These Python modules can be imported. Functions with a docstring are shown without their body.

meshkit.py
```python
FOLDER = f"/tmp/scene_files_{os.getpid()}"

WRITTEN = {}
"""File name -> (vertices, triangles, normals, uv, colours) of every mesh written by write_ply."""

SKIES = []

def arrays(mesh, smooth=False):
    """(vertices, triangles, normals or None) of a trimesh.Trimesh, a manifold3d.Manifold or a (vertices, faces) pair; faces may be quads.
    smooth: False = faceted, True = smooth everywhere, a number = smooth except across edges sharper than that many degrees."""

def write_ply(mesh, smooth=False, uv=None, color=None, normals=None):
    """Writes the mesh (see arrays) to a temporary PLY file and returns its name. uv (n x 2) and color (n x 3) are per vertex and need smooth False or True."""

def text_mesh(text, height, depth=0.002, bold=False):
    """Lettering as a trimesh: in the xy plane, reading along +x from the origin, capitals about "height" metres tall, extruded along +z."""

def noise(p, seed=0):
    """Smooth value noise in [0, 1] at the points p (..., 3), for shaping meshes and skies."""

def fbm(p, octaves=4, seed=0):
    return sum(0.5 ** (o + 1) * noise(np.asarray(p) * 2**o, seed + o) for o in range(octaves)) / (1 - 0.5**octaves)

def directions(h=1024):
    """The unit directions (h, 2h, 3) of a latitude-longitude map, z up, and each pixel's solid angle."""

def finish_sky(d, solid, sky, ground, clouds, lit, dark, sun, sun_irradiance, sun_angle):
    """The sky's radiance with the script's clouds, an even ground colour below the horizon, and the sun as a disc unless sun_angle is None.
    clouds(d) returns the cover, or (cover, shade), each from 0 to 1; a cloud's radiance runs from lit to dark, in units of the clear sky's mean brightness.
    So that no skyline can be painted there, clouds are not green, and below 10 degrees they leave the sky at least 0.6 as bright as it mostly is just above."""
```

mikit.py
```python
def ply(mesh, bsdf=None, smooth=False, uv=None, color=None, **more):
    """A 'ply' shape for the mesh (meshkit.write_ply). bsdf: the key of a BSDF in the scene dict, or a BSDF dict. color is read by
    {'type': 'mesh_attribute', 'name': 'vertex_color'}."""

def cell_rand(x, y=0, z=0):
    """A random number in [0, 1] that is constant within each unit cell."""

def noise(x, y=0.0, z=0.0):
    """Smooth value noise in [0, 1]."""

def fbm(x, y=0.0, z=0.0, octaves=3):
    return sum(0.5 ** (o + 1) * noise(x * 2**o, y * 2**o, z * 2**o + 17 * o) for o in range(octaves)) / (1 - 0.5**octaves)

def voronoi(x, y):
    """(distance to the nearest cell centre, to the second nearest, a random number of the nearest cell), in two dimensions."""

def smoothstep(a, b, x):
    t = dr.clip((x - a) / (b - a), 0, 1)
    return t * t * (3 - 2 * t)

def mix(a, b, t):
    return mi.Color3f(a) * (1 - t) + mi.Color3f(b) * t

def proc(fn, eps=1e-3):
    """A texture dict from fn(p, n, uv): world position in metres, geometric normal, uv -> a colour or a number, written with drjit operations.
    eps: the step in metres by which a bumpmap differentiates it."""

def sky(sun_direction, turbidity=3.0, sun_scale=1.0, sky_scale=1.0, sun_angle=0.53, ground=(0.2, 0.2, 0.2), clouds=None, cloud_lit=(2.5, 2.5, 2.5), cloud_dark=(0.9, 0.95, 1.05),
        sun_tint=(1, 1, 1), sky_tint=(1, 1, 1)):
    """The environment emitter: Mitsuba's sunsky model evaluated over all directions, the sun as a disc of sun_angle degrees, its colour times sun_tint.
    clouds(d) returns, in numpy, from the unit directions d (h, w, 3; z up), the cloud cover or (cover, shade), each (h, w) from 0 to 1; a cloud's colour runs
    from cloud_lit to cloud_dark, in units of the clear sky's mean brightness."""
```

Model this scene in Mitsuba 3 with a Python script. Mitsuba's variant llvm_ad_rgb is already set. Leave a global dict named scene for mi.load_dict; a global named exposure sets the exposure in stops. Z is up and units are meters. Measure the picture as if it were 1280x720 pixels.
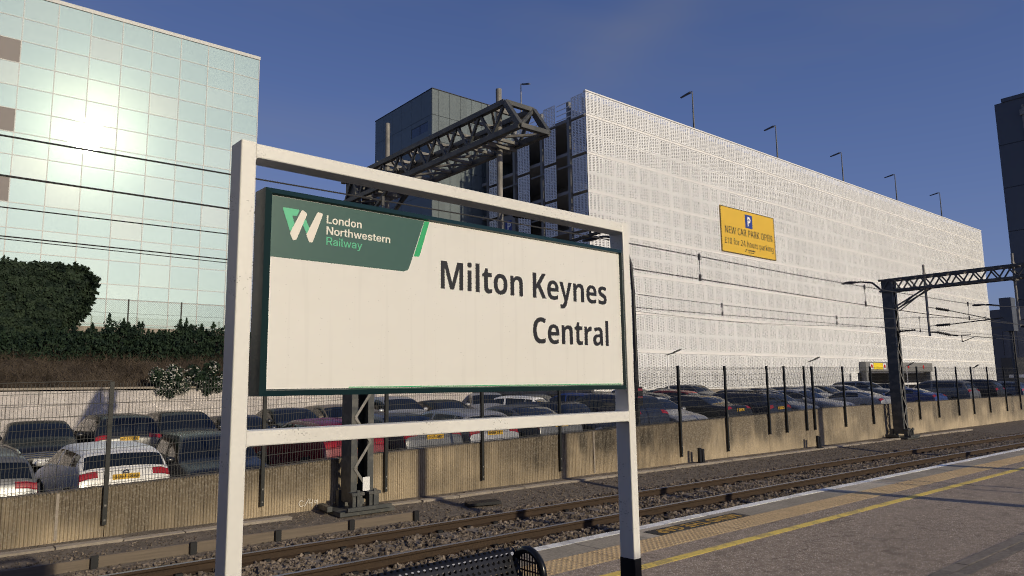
import math, json, numpy as np, trimesh, mitsuba as mi, drjit as dr, mikit, meshkit
from scipy.interpolate import PchipInterpolator
from shapely.geometry import Polygon
from mikit import proc, noise, fbm, voronoi, cell_rand, smoothstep, mix

scene, labels = {}, {}
T = mi.ScalarTransform4f
rng = np.random.default_rng(7)
sin, cos, pi = math.sin, math.cos, math.pi

# ------------------------------------------------------------------ camera, sky, exposure
EYE = np.array([0, 0, 1.6])
FWD, UP = np.array([0.63378, 0.76136, 0.13645]), np.array([-0.07589, -0.11408, 0.99057])
scene['camera'] = {'type': 'perspective', 'fov': 70.982, 'fov_axis': 'x', 'near_clip': 0.05, 'far_clip': 3000.0,
                   'to_world': T().look_at(origin=EYE.tolist(), target=(EYE + FWD).tolist(), up=UP.tolist())}
SUN = (0.138, -0.944, 0.300)


def wisps(d):
    q = np.stack([d[..., 0] * 3 + d[..., 2] * 5, d[..., 1] * 3 - d[..., 2] * 2, d[..., 2] * 9], -1)
    n = meshkit.fbm(q * 1.3, 4, 3)
    side = d @ np.array([0.6859, -0.3105, -0.6582]) + 0.05 * (n - 0.5)
    streak = np.exp(-(side / 0.045) ** 2) * np.clip((d[..., 2] - 0.36) * 9, 0, 1) * np.clip((0.8 - d[..., 2]) * 4, 0, 1) * (d[..., 1] > 0) * (0.4 + n)
    return np.clip((n - 0.47) * 1.3, 0, 1) * 0.30 + 0.20 * streak, 0.5 + 0 * n


scene['sky'] = mikit.sky(SUN, turbidity=3, clouds=wisps, cloud_lit=(1.5, 1.5, 1.55), cloud_dark=(1.0, 1.05, 1.2),
                         sun_tint=(0.95, 1.16, 1.62), sky_tint=(0.94, 0.93, 1.48))
exposure = 1.2

# ------------------------------------------------------------------ mesh helpers


class MB:
    """Collects quads and boxes into one mesh."""

    def __init__(self):
        self.v, self.f, self.n = [], [], 0

    def add(self, v, f):
        v, f = np.asarray(v, float), np.asarray(f, int)
        if f.shape[1] == 4:
            f = np.vstack([f[:, [0, 1, 2]], f[:, [0, 2, 3]]])
        self.v.append(v)
        self.f.append(f + self.n)
        self.n += len(v)
        return self

    def hexa(self, c):
        """8 corners: bottom ring then top ring."""
        return self.add(c, [[3, 2, 1, 0], [4, 5, 6, 7], [0, 1, 5, 4], [1, 2, 6, 5], [2, 3, 7, 6], [3, 0, 4, 7]])

    def box(self, x0, x1, y0, y1, z0, z1):
        return self.hexa([[x0, y0, z0], [x1, y0, z0], [x1, y1, z0], [x0, y1, z0], [x0, y0, z1], [x1, y0, z1], [x1, y1, z1], [x0, y1, z1]])

    def bar(self, a, b, w, h=None, up=(0, 0, 1)):
        """A rectangular bar from a to b, w across and h along up."""
        a, b, h = np.asarray(a, float), np.asarray(b, float), h or w
        d = (b - a) / np.linalg.norm(b - a)
        s = np.cross(d, up)
        if np.linalg.norm(s) < 1e-3:
            s = np.cross(d, (1, 0, 0))
        s /= np.linalg.norm(s)
        t = np.cross(s, d)
        r = [-s * w / 2 - t * h / 2, s * w / 2 - t * h / 2, s * w / 2 + t * h / 2, -s * w / 2 + t * h / 2]
        return self.hexa([a + q for q in r] + [b + q for q in r])

    def tube(self, pts, r, k=8, cap=True):
        pts = np.asarray(pts, float)
        r = np.broadcast_to(r, len(pts))
        tan = np.gradient(pts, axis=0)
        tan /= np.linalg.norm(tan, axis=1, keepdims=True)
        ref = np.array([0, 0, 1.0]) if abs(tan[0, 2]) < 0.9 else np.array([1.0, 0, 0])
        v = []
        for p, t, rr in zip(pts, tan, r):
            s = np.cross(t, ref)
            s /= np.linalg.norm(s)
            u = np.cross(s, t)
            for i in range(k):
                a = 2 * pi * i / k
                v.append(p + rr * (cos(a) * s + sin(a) * u))
        f = [[i * k + j, i * k + (j + 1) % k, (i + 1) * k + (j + 1) % k, (i + 1) * k + j] for i in range(len(pts) - 1) for j in range(k)]
        self.add(v, f)
        if cap:
            for e, i0 in ((0, 0), (1, (len(pts) - 1) * k)):
                ring = v[i0:i0 + k]
                self.add(ring + [pts[-e] if e else pts[0]], [[j, (j + 1) % k, k] for j in range(k)])
        return self

    def poly(self, outline, depth, frame):
        """outline (n,2) or shapely polygon extruded by depth; frame = (origin, u, v): u across, v up, normal u x v."""
        g = outline if isinstance(outline, Polygon) else Polygon(outline)
        m = trimesh.creation.extrude_polygon(g, depth, engine='earcut')
        o, u, v = (np.asarray(q, float) for q in frame)
        w = np.cross(u, v)
        p = m.vertices
        return self.add(o + p[:, :1] * u + p[:, 1:2] * v + p[:, 2:] * w, m.faces)

    def mesh(self):
        return np.vstack(self.v), np.vstack(self.f)


def numbered(key):
    if key not in scene and key not in THINGS:
        return key
    i = 1
    while f'{key}_{i:03d}' in scene or f'{key}_{i:03d}' in THINGS:
        i += 1
    return f'{key}_{i:03d}'


THINGS = set()


def put(parent, name, mb, bsdf, smooth=False, kind=None, label=None, **more):
    """One entry of the scene: a part (parent given) or a thing that is one mesh."""
    key = numbered(f'{parent}__{name}' if parent else name)
    scene[key] = mikit.ply(mb.mesh() if isinstance(mb, MB) else mb, bsdf, smooth, **more) if not isinstance(mb, dict) else {**mb, 'bsdf': {'type': 'ref', 'id': bsdf}, **more}
    e = {}
    if kind:
        e['kind'] = kind
    if label:
        e['label'] = label
    if e:
        labels[key] = e
    return key


def thing(name, label, cat=None, group=None, kind=None):
    key = numbered(name)
    THINGS.add(key)
    labels[key] = {'label': label}
    if cat:
        labels[key]['category'] = cat
    if group:
        labels[key]['group'] = group
    if kind:
        labels[key]['kind'] = kind
    return key


def one(name, mb, bsdf, label, cat=None, group=None, kind=None, smooth=False):
    key = thing(name, label, cat, group, kind)
    THINGS.discard(key)
    scene[key] = mikit.ply(mb.mesh() if isinstance(mb, MB) else mb, bsdf, smooth)
    return key


def shared(mb, smooth=False):
    """A ply dict to be placed many times."""
    return mikit.ply(mb.mesh() if isinstance(mb, MB) else mb, None, smooth)


# ------------------------------------------------------------------ materials
def rgb(*c):
    return {'type': 'rgb', 'value': list(c)}


def mat(name, colour, rough=0.6, **k):
    c = proc(colour) if callable(colour) else rgb(*colour)
    scene[name] = {'type': 'twosided', 'bsdf': {'type': 'principled', 'base_color': c, 'roughness': rough, 'specular': k.pop('specular', 0.4), **k}}
    return name


def bumpy(name, colour, height, scale, rough=0.85, eps=2e-3, **k):
    c = proc(colour) if callable(colour) else rgb(*colour)
    scene[name] = {'type': 'twosided', 'bsdf': {'type': 'bumpmap', 'arbitrary': proc(height, eps), 'scale': scale,
                                                'bsdf': {'type': 'principled', 'base_color': c, 'roughness': rough, 'specular': 0.3, **k}}}
    return name


def c_sign_white(p, n, uv):
    g = fbm(p.x * 3, p.y * 3, p.z * 1.2)
    s = smoothstep(0.78, 0.84, noise(p.x * 130, p.y * 130, p.z * 130)) * smoothstep(0.55, 0.75, noise(p.x * 9, p.y * 9, p.z * 9))
    return mix((0.79, 0.78, 0.74), (0.75, 0.735, 0.69), smoothstep(0.35, 0.7, g)) * (1 - 0.5 * s)


mat('m_cream', c_sign_white, 0.38)


def c_panel(p, n, uv):
    g = fbm(p.x * 2.5, p.z * 5, p.y)
    drip = smoothstep(0.60, 0.75, fbm(p.x * 38, p.z * 1.3, 5.0))
    s = smoothstep(0.93, 0.96, noise(p.x * 190, p.y * 190, p.z * 190))
    return mix((0.80, 0.79, 0.75), (0.765, 0.75, 0.70), g) * (1 - 0.03 * drip) * (1 - 0.3 * s)


mat('m_panel', c_panel, 0.28, specular=0.5)
mat('m_sign_frame', (0.012, 0.035, 0.042), 0.3)
mat('m_header', (0.055, 0.125, 0.105), 0.3)
mat('m_mint', (0.11, 0.56, 0.31), 0.4)
mat('m_green', (0.03, 0.42, 0.16), 0.4)
mat('m_letter', (0.018, 0.018, 0.02), 0.4)
mat('m_letter_white', (0.82, 0.78, 0.70), 0.4)
mat('m_black', (0.012, 0.013, 0.016), 0.45)
mat('m_black_paint', (0.010, 0.012, 0.016), 0.25)


def c_steel(p, n, uv):
    return mix((0.055, 0.060, 0.060), (0.10, 0.098, 0.088), smoothstep(0.4, 0.7, fbm(p.x * 6, p.y * 6, p.z * 6)))


mat('m_steel', c_steel, 0.5, specular=0.5)


def c_galv(p, n, uv):
    return mix((0.17, 0.165, 0.15), (0.28, 0.265, 0.24), smoothstep(0.35, 0.7, fbm(p.x * 9, p.y * 9, p.z * 5)))


mat('m_galv', c_galv, 0.55)
mat('m_fence', (0.010, 0.012, 0.012), 0.5)
mat('m_wire', (0.05, 0.05, 0.05), 0.5)
mat('m_mesh_wire', (0.05, 0.052, 0.05), 0.6)


def c_wall(p, n, uv):
    lift = (p.z + 0.95) / 1.5
    streak = fbm(p.x * 9, p.z * 0.7, 3.0)
    patch = fbm(p.x * 0.9, p.z * 1.1, 8.0)
    grit = fbm(p.x * 55, p.z * 55, p.y * 20)
    left = smoothstep(7.5, 3.0, p.x)
    dirt = smoothstep(0.20, 0.74, streak * 0.22 + patch * 0.56 + grit * 0.22 + (lift - 0.42) * 0.42 + left * 0.12)
    black = smoothstep(0.58, 0.72, fbm(p.x * 2.6, p.z * 0.9, 11.0) * 0.55 + fbm(p.x * 0.35, p.z * 0.6, 21.0) * 0.45) * smoothstep(0.2, 0.6, lift + 0.4 * (patch - 0.5))
    speck = smoothstep(0.62, 0.75, noise(p.x * 48, p.z * 44, 2.0))
    c = mix((0.47, 0.385, 0.265), (0.175, 0.145, 0.105), dirt)
    c = mix(c, (0.085, 0.074, 0.058), 0.8 * black) * (0.6 + 0.75 * grit)
    return mix(c, mi.Color3f(0.38, 0.34, 0.28), speck * 0.4 * dirt)


bumpy('m_wall', c_wall, lambda p, n, uv: fbm(p.x * 40, p.z * 40, p.y * 40), 0.012, 0.9)


def c_block(p, n, uv):
    g = fbm(p.x * 5, p.z * 5, 2.0)
    r = cell_rand(dr.floor(p.x / 0.45 + 0.5 * dr.floor(p.z / 0.215)), dr.floor(p.z / 0.215))
    return mix((0.50, 0.46, 0.43), (0.64, 0.59, 0.55), g) * (0.86 + 0.2 * r) * (0.75 + 0.45 * fbm(p.x * 45, p.z * 45, 5.0))


bumpy('m_block', c_block, lambda p, n, uv: fbm(p.x * 18, p.z * 18, p.y * 18), 0.03, 0.9)


def c_ground(p, n, uv):
    return mix((0.10, 0.085, 0.07), (0.20, 0.17, 0.14), fbm(p.x * 9, p.y * 9)) * (0.6 + 0.7 * fbm(p.x * 60, p.y * 60))


bumpy('m_ground', c_ground, lambda p, n, uv: fbm(p.x * 25, p.y * 25), 0.03, 0.95)


def c_stone(p, n, uv):
    return mix((0.050, 0.038, 0.028), (0.36, 0.295, 0.235), dr.square(cell_rand(p.x * 13, p.y * 13, p.z * 13)) * 0.7 + 0.3 * fbm(p.x * 2, p.y * 2)) * (0.7 + 0.5 * noise(p.x * 90, p.y * 90, p.z * 90))


mat('m_stone', c_stone, 0.9)


def c_tarmac(p, n, uv):
    base = mix((0.40, 0.32, 0.245), (0.47, 0.375, 0.285), fbm(p.x * 0.9, p.y * 0.9))
    a, b, r = voronoi(p.x * 75, p.y * 75)
    chip = dr.select(r > 0.55, 1.0, 0.0) * smoothstep(0.5, 0.25, a)
    pale = dr.select(r > 0.9, 1.0, 0.0)
    c = mix(base * 0.66, mix((0.45, 0.375, 0.31), (0.72, 0.65, 0.56), pale), chip * 0.85)
    stain = smoothstep(0.66, 0.72, fbm(p.x * 2.3, p.y * 2.3, 4.0))
    gum = smoothstep(0.80, 0.84, noise(p.x * 9, p.y * 9, 2.0))
    grain = noise(p.x * 42, p.y * 42, 1.0) * 0.6 + noise(p.x * 21, p.y * 21, 6.0) * 0.4
    crack = smoothstep(0.006, 0.002, dr.abs(fbm(p.x * 0.7, p.y * 0.7, 9.0) - 0.47)) * smoothstep(0.45, 0.6, noise(p.x * 0.4, p.y * 0.4, 3.0))
    return c * (1 - 0.10 * stain) * (1 - 0.2 * gum) * (0.66 + 0.72 * grain) * (1 - 0.3 * crack)


bumpy('m_tarmac', c_tarmac, lambda p, n, uv: fbm(p.x * 90, p.y * 90), 0.006, 0.9)


def c_carpark(p, n, uv):
    return mix((0.15, 0.14, 0.13), (0.22, 0.205, 0.19), fbm(p.x * 1.5, p.y * 1.5)) * (0.75 + 0.4 * fbm(p.x * 30, p.y * 30))


mat('m_carpark', c_carpark, 0.9)


def c_slab(p, n, uv):
    return mix((0.25, 0.22, 0.17), (0.36, 0.315, 0.245), fbm(p.x * 3, p.y * 3)) * (0.7 + 0.55 * fbm(p.x * 45, p.y * 45))


mat('m_slab', c_slab, 0.85)
mat('m_slab_pale', lambda p, n, uv: c_slab(p, n, uv) * 1.45, 0.85)


def c_tactile(p, n, uv):
    return mix((0.50, 0.36, 0.19), (0.62, 0.46, 0.26), fbm(p.x * 4, p.y * 4)) * (0.72 + 0.5 * fbm(p.x * 50, p.y * 50))


mat('m_tactile', c_tactile, 0.8)


def worn(c, bare, s):
    def f(p, n, uv):
        w = smoothstep(0.52, 0.6, fbm(p.x * 7, p.y * 7) * 0.6 + fbm(p.x * 40, p.y * 40) * 0.4)
        return mix(c, bare, w * s) * (0.85 + 0.25 * fbm(p.x * 60, p.y * 60))
    return f


mat('m_white_line', worn((0.86, 0.85, 0.80), (0.4, 0.37, 0.32), 0.5), 0.7)
mat('m_yellow_line', worn((0.82, 0.61, 0.14), (0.34, 0.27, 0.16), 0.55), 0.7)
mat('m_plaque', worn((0.045, 0.04, 0.03), (0.13, 0.11, 0.08), 0.7), 0.7)
mat('m_plaque_letter', (0.50, 0.30, 0.06), 0.7)
mat('m_sett', lambda p, n, uv: mix((0.17, 0.15, 0.125), (0.27, 0.23, 0.19), cell_rand(p.x * 1.6, p.y * 8)) * (0.65 + 0.6 * fbm(p.x * 40, p.y * 40)), 0.85)


def c_rust(p, n, uv):
    return mix((0.034, 0.022, 0.014), (0.068, 0.042, 0.024), fbm(p.x * 5, p.y * 20, p.z * 30)) * (0.7 + 0.5 * fbm(p.x * 40, p.y * 40, p.z * 40))


mat('m_rust', c_rust, 0.8)
mat('m_rail_top', (0.42, 0.41, 0.40), 0.36, metallic=0.6)
mat('m_sleeper', lambda p, n, uv: mix((0.12, 0.10, 0.08), (0.22, 0.19, 0.16), fbm(p.x * 9, p.y * 9)), 0.9)
mat('m_concrete', lambda p, n, uv: mix((0.26, 0.225, 0.18), (0.40, 0.35, 0.29), fbm(p.x * 3, p.y * 6)) * (0.7 + 0.5 * fbm(p.x * 30, p.y * 30, p.z * 30)), 0.9)
mat('m_timber', lambda p, n, uv: mix((0.13, 0.105, 0.08), (0.22, 0.18, 0.14), fbm(p.x * 2, p.y * 30, p.z * 40)), 0.9)


# buildings
def pane_mat(name, tint):
    """Mirror-coated glass: a clean reflection, a film of dust that spreads it widely, a trace of fine haze."""
    lobe = lambda a: {'type': 'roughconductor', 'material': 'none', 'alpha': a, 'specular_reflectance': rgb(*tint)}
    scene[name] = {'type': 'twosided', 'bsdf': {'type': 'blendbsdf', 'weight': 0.14,
                   'a': {'type': 'blendbsdf', 'weight': 0.007, 'a': lobe(0.003), 'b': lobe(0.030)}, 'b': lobe(0.20)}}


for i, t in enumerate(((0.425, 0.54, 0.485), (0.41, 0.525, 0.475), (0.445, 0.55, 0.49), (0.465, 0.54, 0.475))):
    pane_mat(f'm_pane_{i}', t)
mat('m_louvre', (0.24, 0.215, 0.20), 0.6)
mat('m_mullion', (0.55, 0.55, 0.52), 0.45)

PW, PF, PX0, PZ0 = 1.525, 3.27, 43.55, 24.03


def perf_sheet(w, h, ncol=4, pitch=0.136):
    """A sheet of perforated cladding w x h in the xz plane: staggered columns of short slots, cut as real openings."""
    mb = MB()
    q = lambda x0, x1, z0, z1: mb.add([[x0, 0, z0], [x1, 0, z0], [x1, 0, z1], [x0, 0, z1]], [[0, 1, 2, 3]])
    mx, mz = 0.07, 0.055
    pitch = (h - 2 * mz) / round((h - 2 * mz) / pitch)
    cw = (w - 2 * mx) / ncol
    edge = 0.0
    for c in range(ncol):
        a = mx + cw * (c + 0.215)
        b = mx + cw * (c + 0.785)
        q(edge, a, 0, h)
        edge = b
        n = int((h - 2 * mz) / pitch + 0.01)
        z = mz + (pitch / 2 if c % 2 else 0)
        low = 0.0
        for k in range(n - (c % 2)):
            q(a, b, low, z + 0.30 * pitch)
            low = z + 0.71 * pitch
            z += pitch
        q(a, b, low, h)
    q(edge, w, 0, h)
    return mb


def c_clad(p, n, uv):
    r = cell_rand(dr.floor((p.x - PX0) / PW), dr.floor((PZ0 - p.z) / PF * 2))
    return mi.Color3f(0.81, 0.815, 0.81) * (0.95 + 0.07 * r) * (0.94 + 0.1 * fbm(p.x * 0.6, p.z * 0.25))


mat('m_clad_front', c_clad, 0.5)
mat('m_clad_trim', (0.85, 0.835, 0.805), 0.5)
mat('m_deck', (0.30, 0.29, 0.28), 0.9)
mat('m_tower', lambda p, n, uv: mi.Color3f(0.118, 0.150, 0.160) * (0.9 + 0.2 * cell_rand(p.x / 1.3, p.z / 3)), 0.5)
mat('m_dark_clad', (0.085, 0.095, 0.112), 0.5)
mat('m_blue_clad', (0.075, 0.09, 0.13), 0.5)
mat('m_banner', (0.72, 0.46, 0.05), 0.5)
mat('m_blue', (0.03, 0.06, 0.28), 0.4)
mat('m_white', (0.8, 0.8, 0.78), 0.5)
mat('m_dark_brick', (0.10, 0.075, 0.06), 0.9)
mat('m_grey_clad', (0.20, 0.20, 0.195), 0.5)
mat('m_yellow', (0.80, 0.62, 0.03), 0.5)
mat('m_red', (0.45, 0.02, 0.02), 0.5)
mat('m_maroon_print', (0.28, 0.03, 0.06), 0.5)
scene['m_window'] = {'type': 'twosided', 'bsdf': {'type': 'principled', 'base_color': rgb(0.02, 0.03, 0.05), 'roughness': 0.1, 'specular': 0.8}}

# cars
for nm, c in dict(black=(0.010, 0.011, 0.014), navy=(0.012, 0.020, 0.045), silver=(0.42, 0.42, 0.42), grey=(0.16, 0.165, 0.17), white=(0.75, 0.74, 0.71), red=(0.42, 0.018, 0.018),
                  maroon=(0.20, 0.008, 0.014), blue=(0.025, 0.055, 0.20), beige=(0.22, 0.175, 0.11), bluegrey=(0.10, 0.13, 0.19)).items():
    scene[f'm_car_{nm}'] = {'type': 'twosided', 'bsdf': {'type': 'principled', 'base_color': rgb(*c), 'roughness': 0.32, 'metallic': 0.35 if nm in ('silver', 'grey', 'bluegrey') else 0.0,
                            'specular': 0.5, 'clearcoat': 1.0, 'clearcoat_gloss': 0.96}}
scene['m_car_glass'] = {'type': 'twosided', 'bsdf': {'type': 'principled', 'base_color': rgb(0.010, 0.013, 0.016), 'roughness': 0.06, 'specular': 0.75}}
mat('m_tyre', (0.012, 0.012, 0.012), 0.8)
mat('m_rim', (0.30, 0.30, 0.31), 0.3, metallic=0.6)
scene['m_tail'] = {'type': 'twosided', 'bsdf': {'type': 'principled', 'base_color': rgb(0.33, 0.008, 0.012), 'roughness': 0.15, 'specular': 0.7, 'clearcoat': 1.0}}
scene['m_lamp'] = {'type': 'twosided', 'bsdf': {'type': 'principled', 'base_color': rgb(0.36, 0.37, 0.38), 'roughness': 0.14, 'metallic': 0.85, 'specular': 0.8}}
mat('m_chrome', (0.55, 0.55, 0.55), 0.18, metallic=1.0)
mat('m_plate_yellow', (0.72, 0.44, 0.04), 0.4)

# plants
scene['m_leaf'] = {'type': 'twosided', 'bsdf': {'type': 'principled', 'base_color': proc(lambda p, n, uv: mix((0.009, 0.019, 0.013), (0.034, 0.054, 0.030), cell_rand(p.x * 3, p.y * 3, p.z * 3))), 'roughness': 0.7, 'specular': 0.2}}
scene['m_leaf_deep'] = {'type': 'twosided', 'bsdf': {'type': 'principled', 'base_color': proc(lambda p, n, uv: mix((0.010, 0.022, 0.016), (0.028, 0.05, 0.026), cell_rand(p.x * 4, p.y * 4, p.z * 4))), 'roughness': 0.7, 'specular': 0.2}}
mat('m_bark', (0.06, 0.045, 0.03), 0.9)
mat('m_petal', (0.62, 0.60, 0.53), 0.7)
mat('m_twig', lambda p, n, uv: mix((0.035, 0.027, 0.02), (0.10, 0.077, 0.056), cell_rand(p.x * 2, p.y * 2)), 0.9)
bumpy('m_soil', lambda p, n, uv: mix((0.04, 0.032, 0.024), (0.09, 0.07, 0.05), fbm(p.x * 4, p.y * 4, p.z * 4)), lambda p, n, uv: fbm(p.x * 8, p.y * 8, p.z * 8), 0.15, 0.95)

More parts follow.
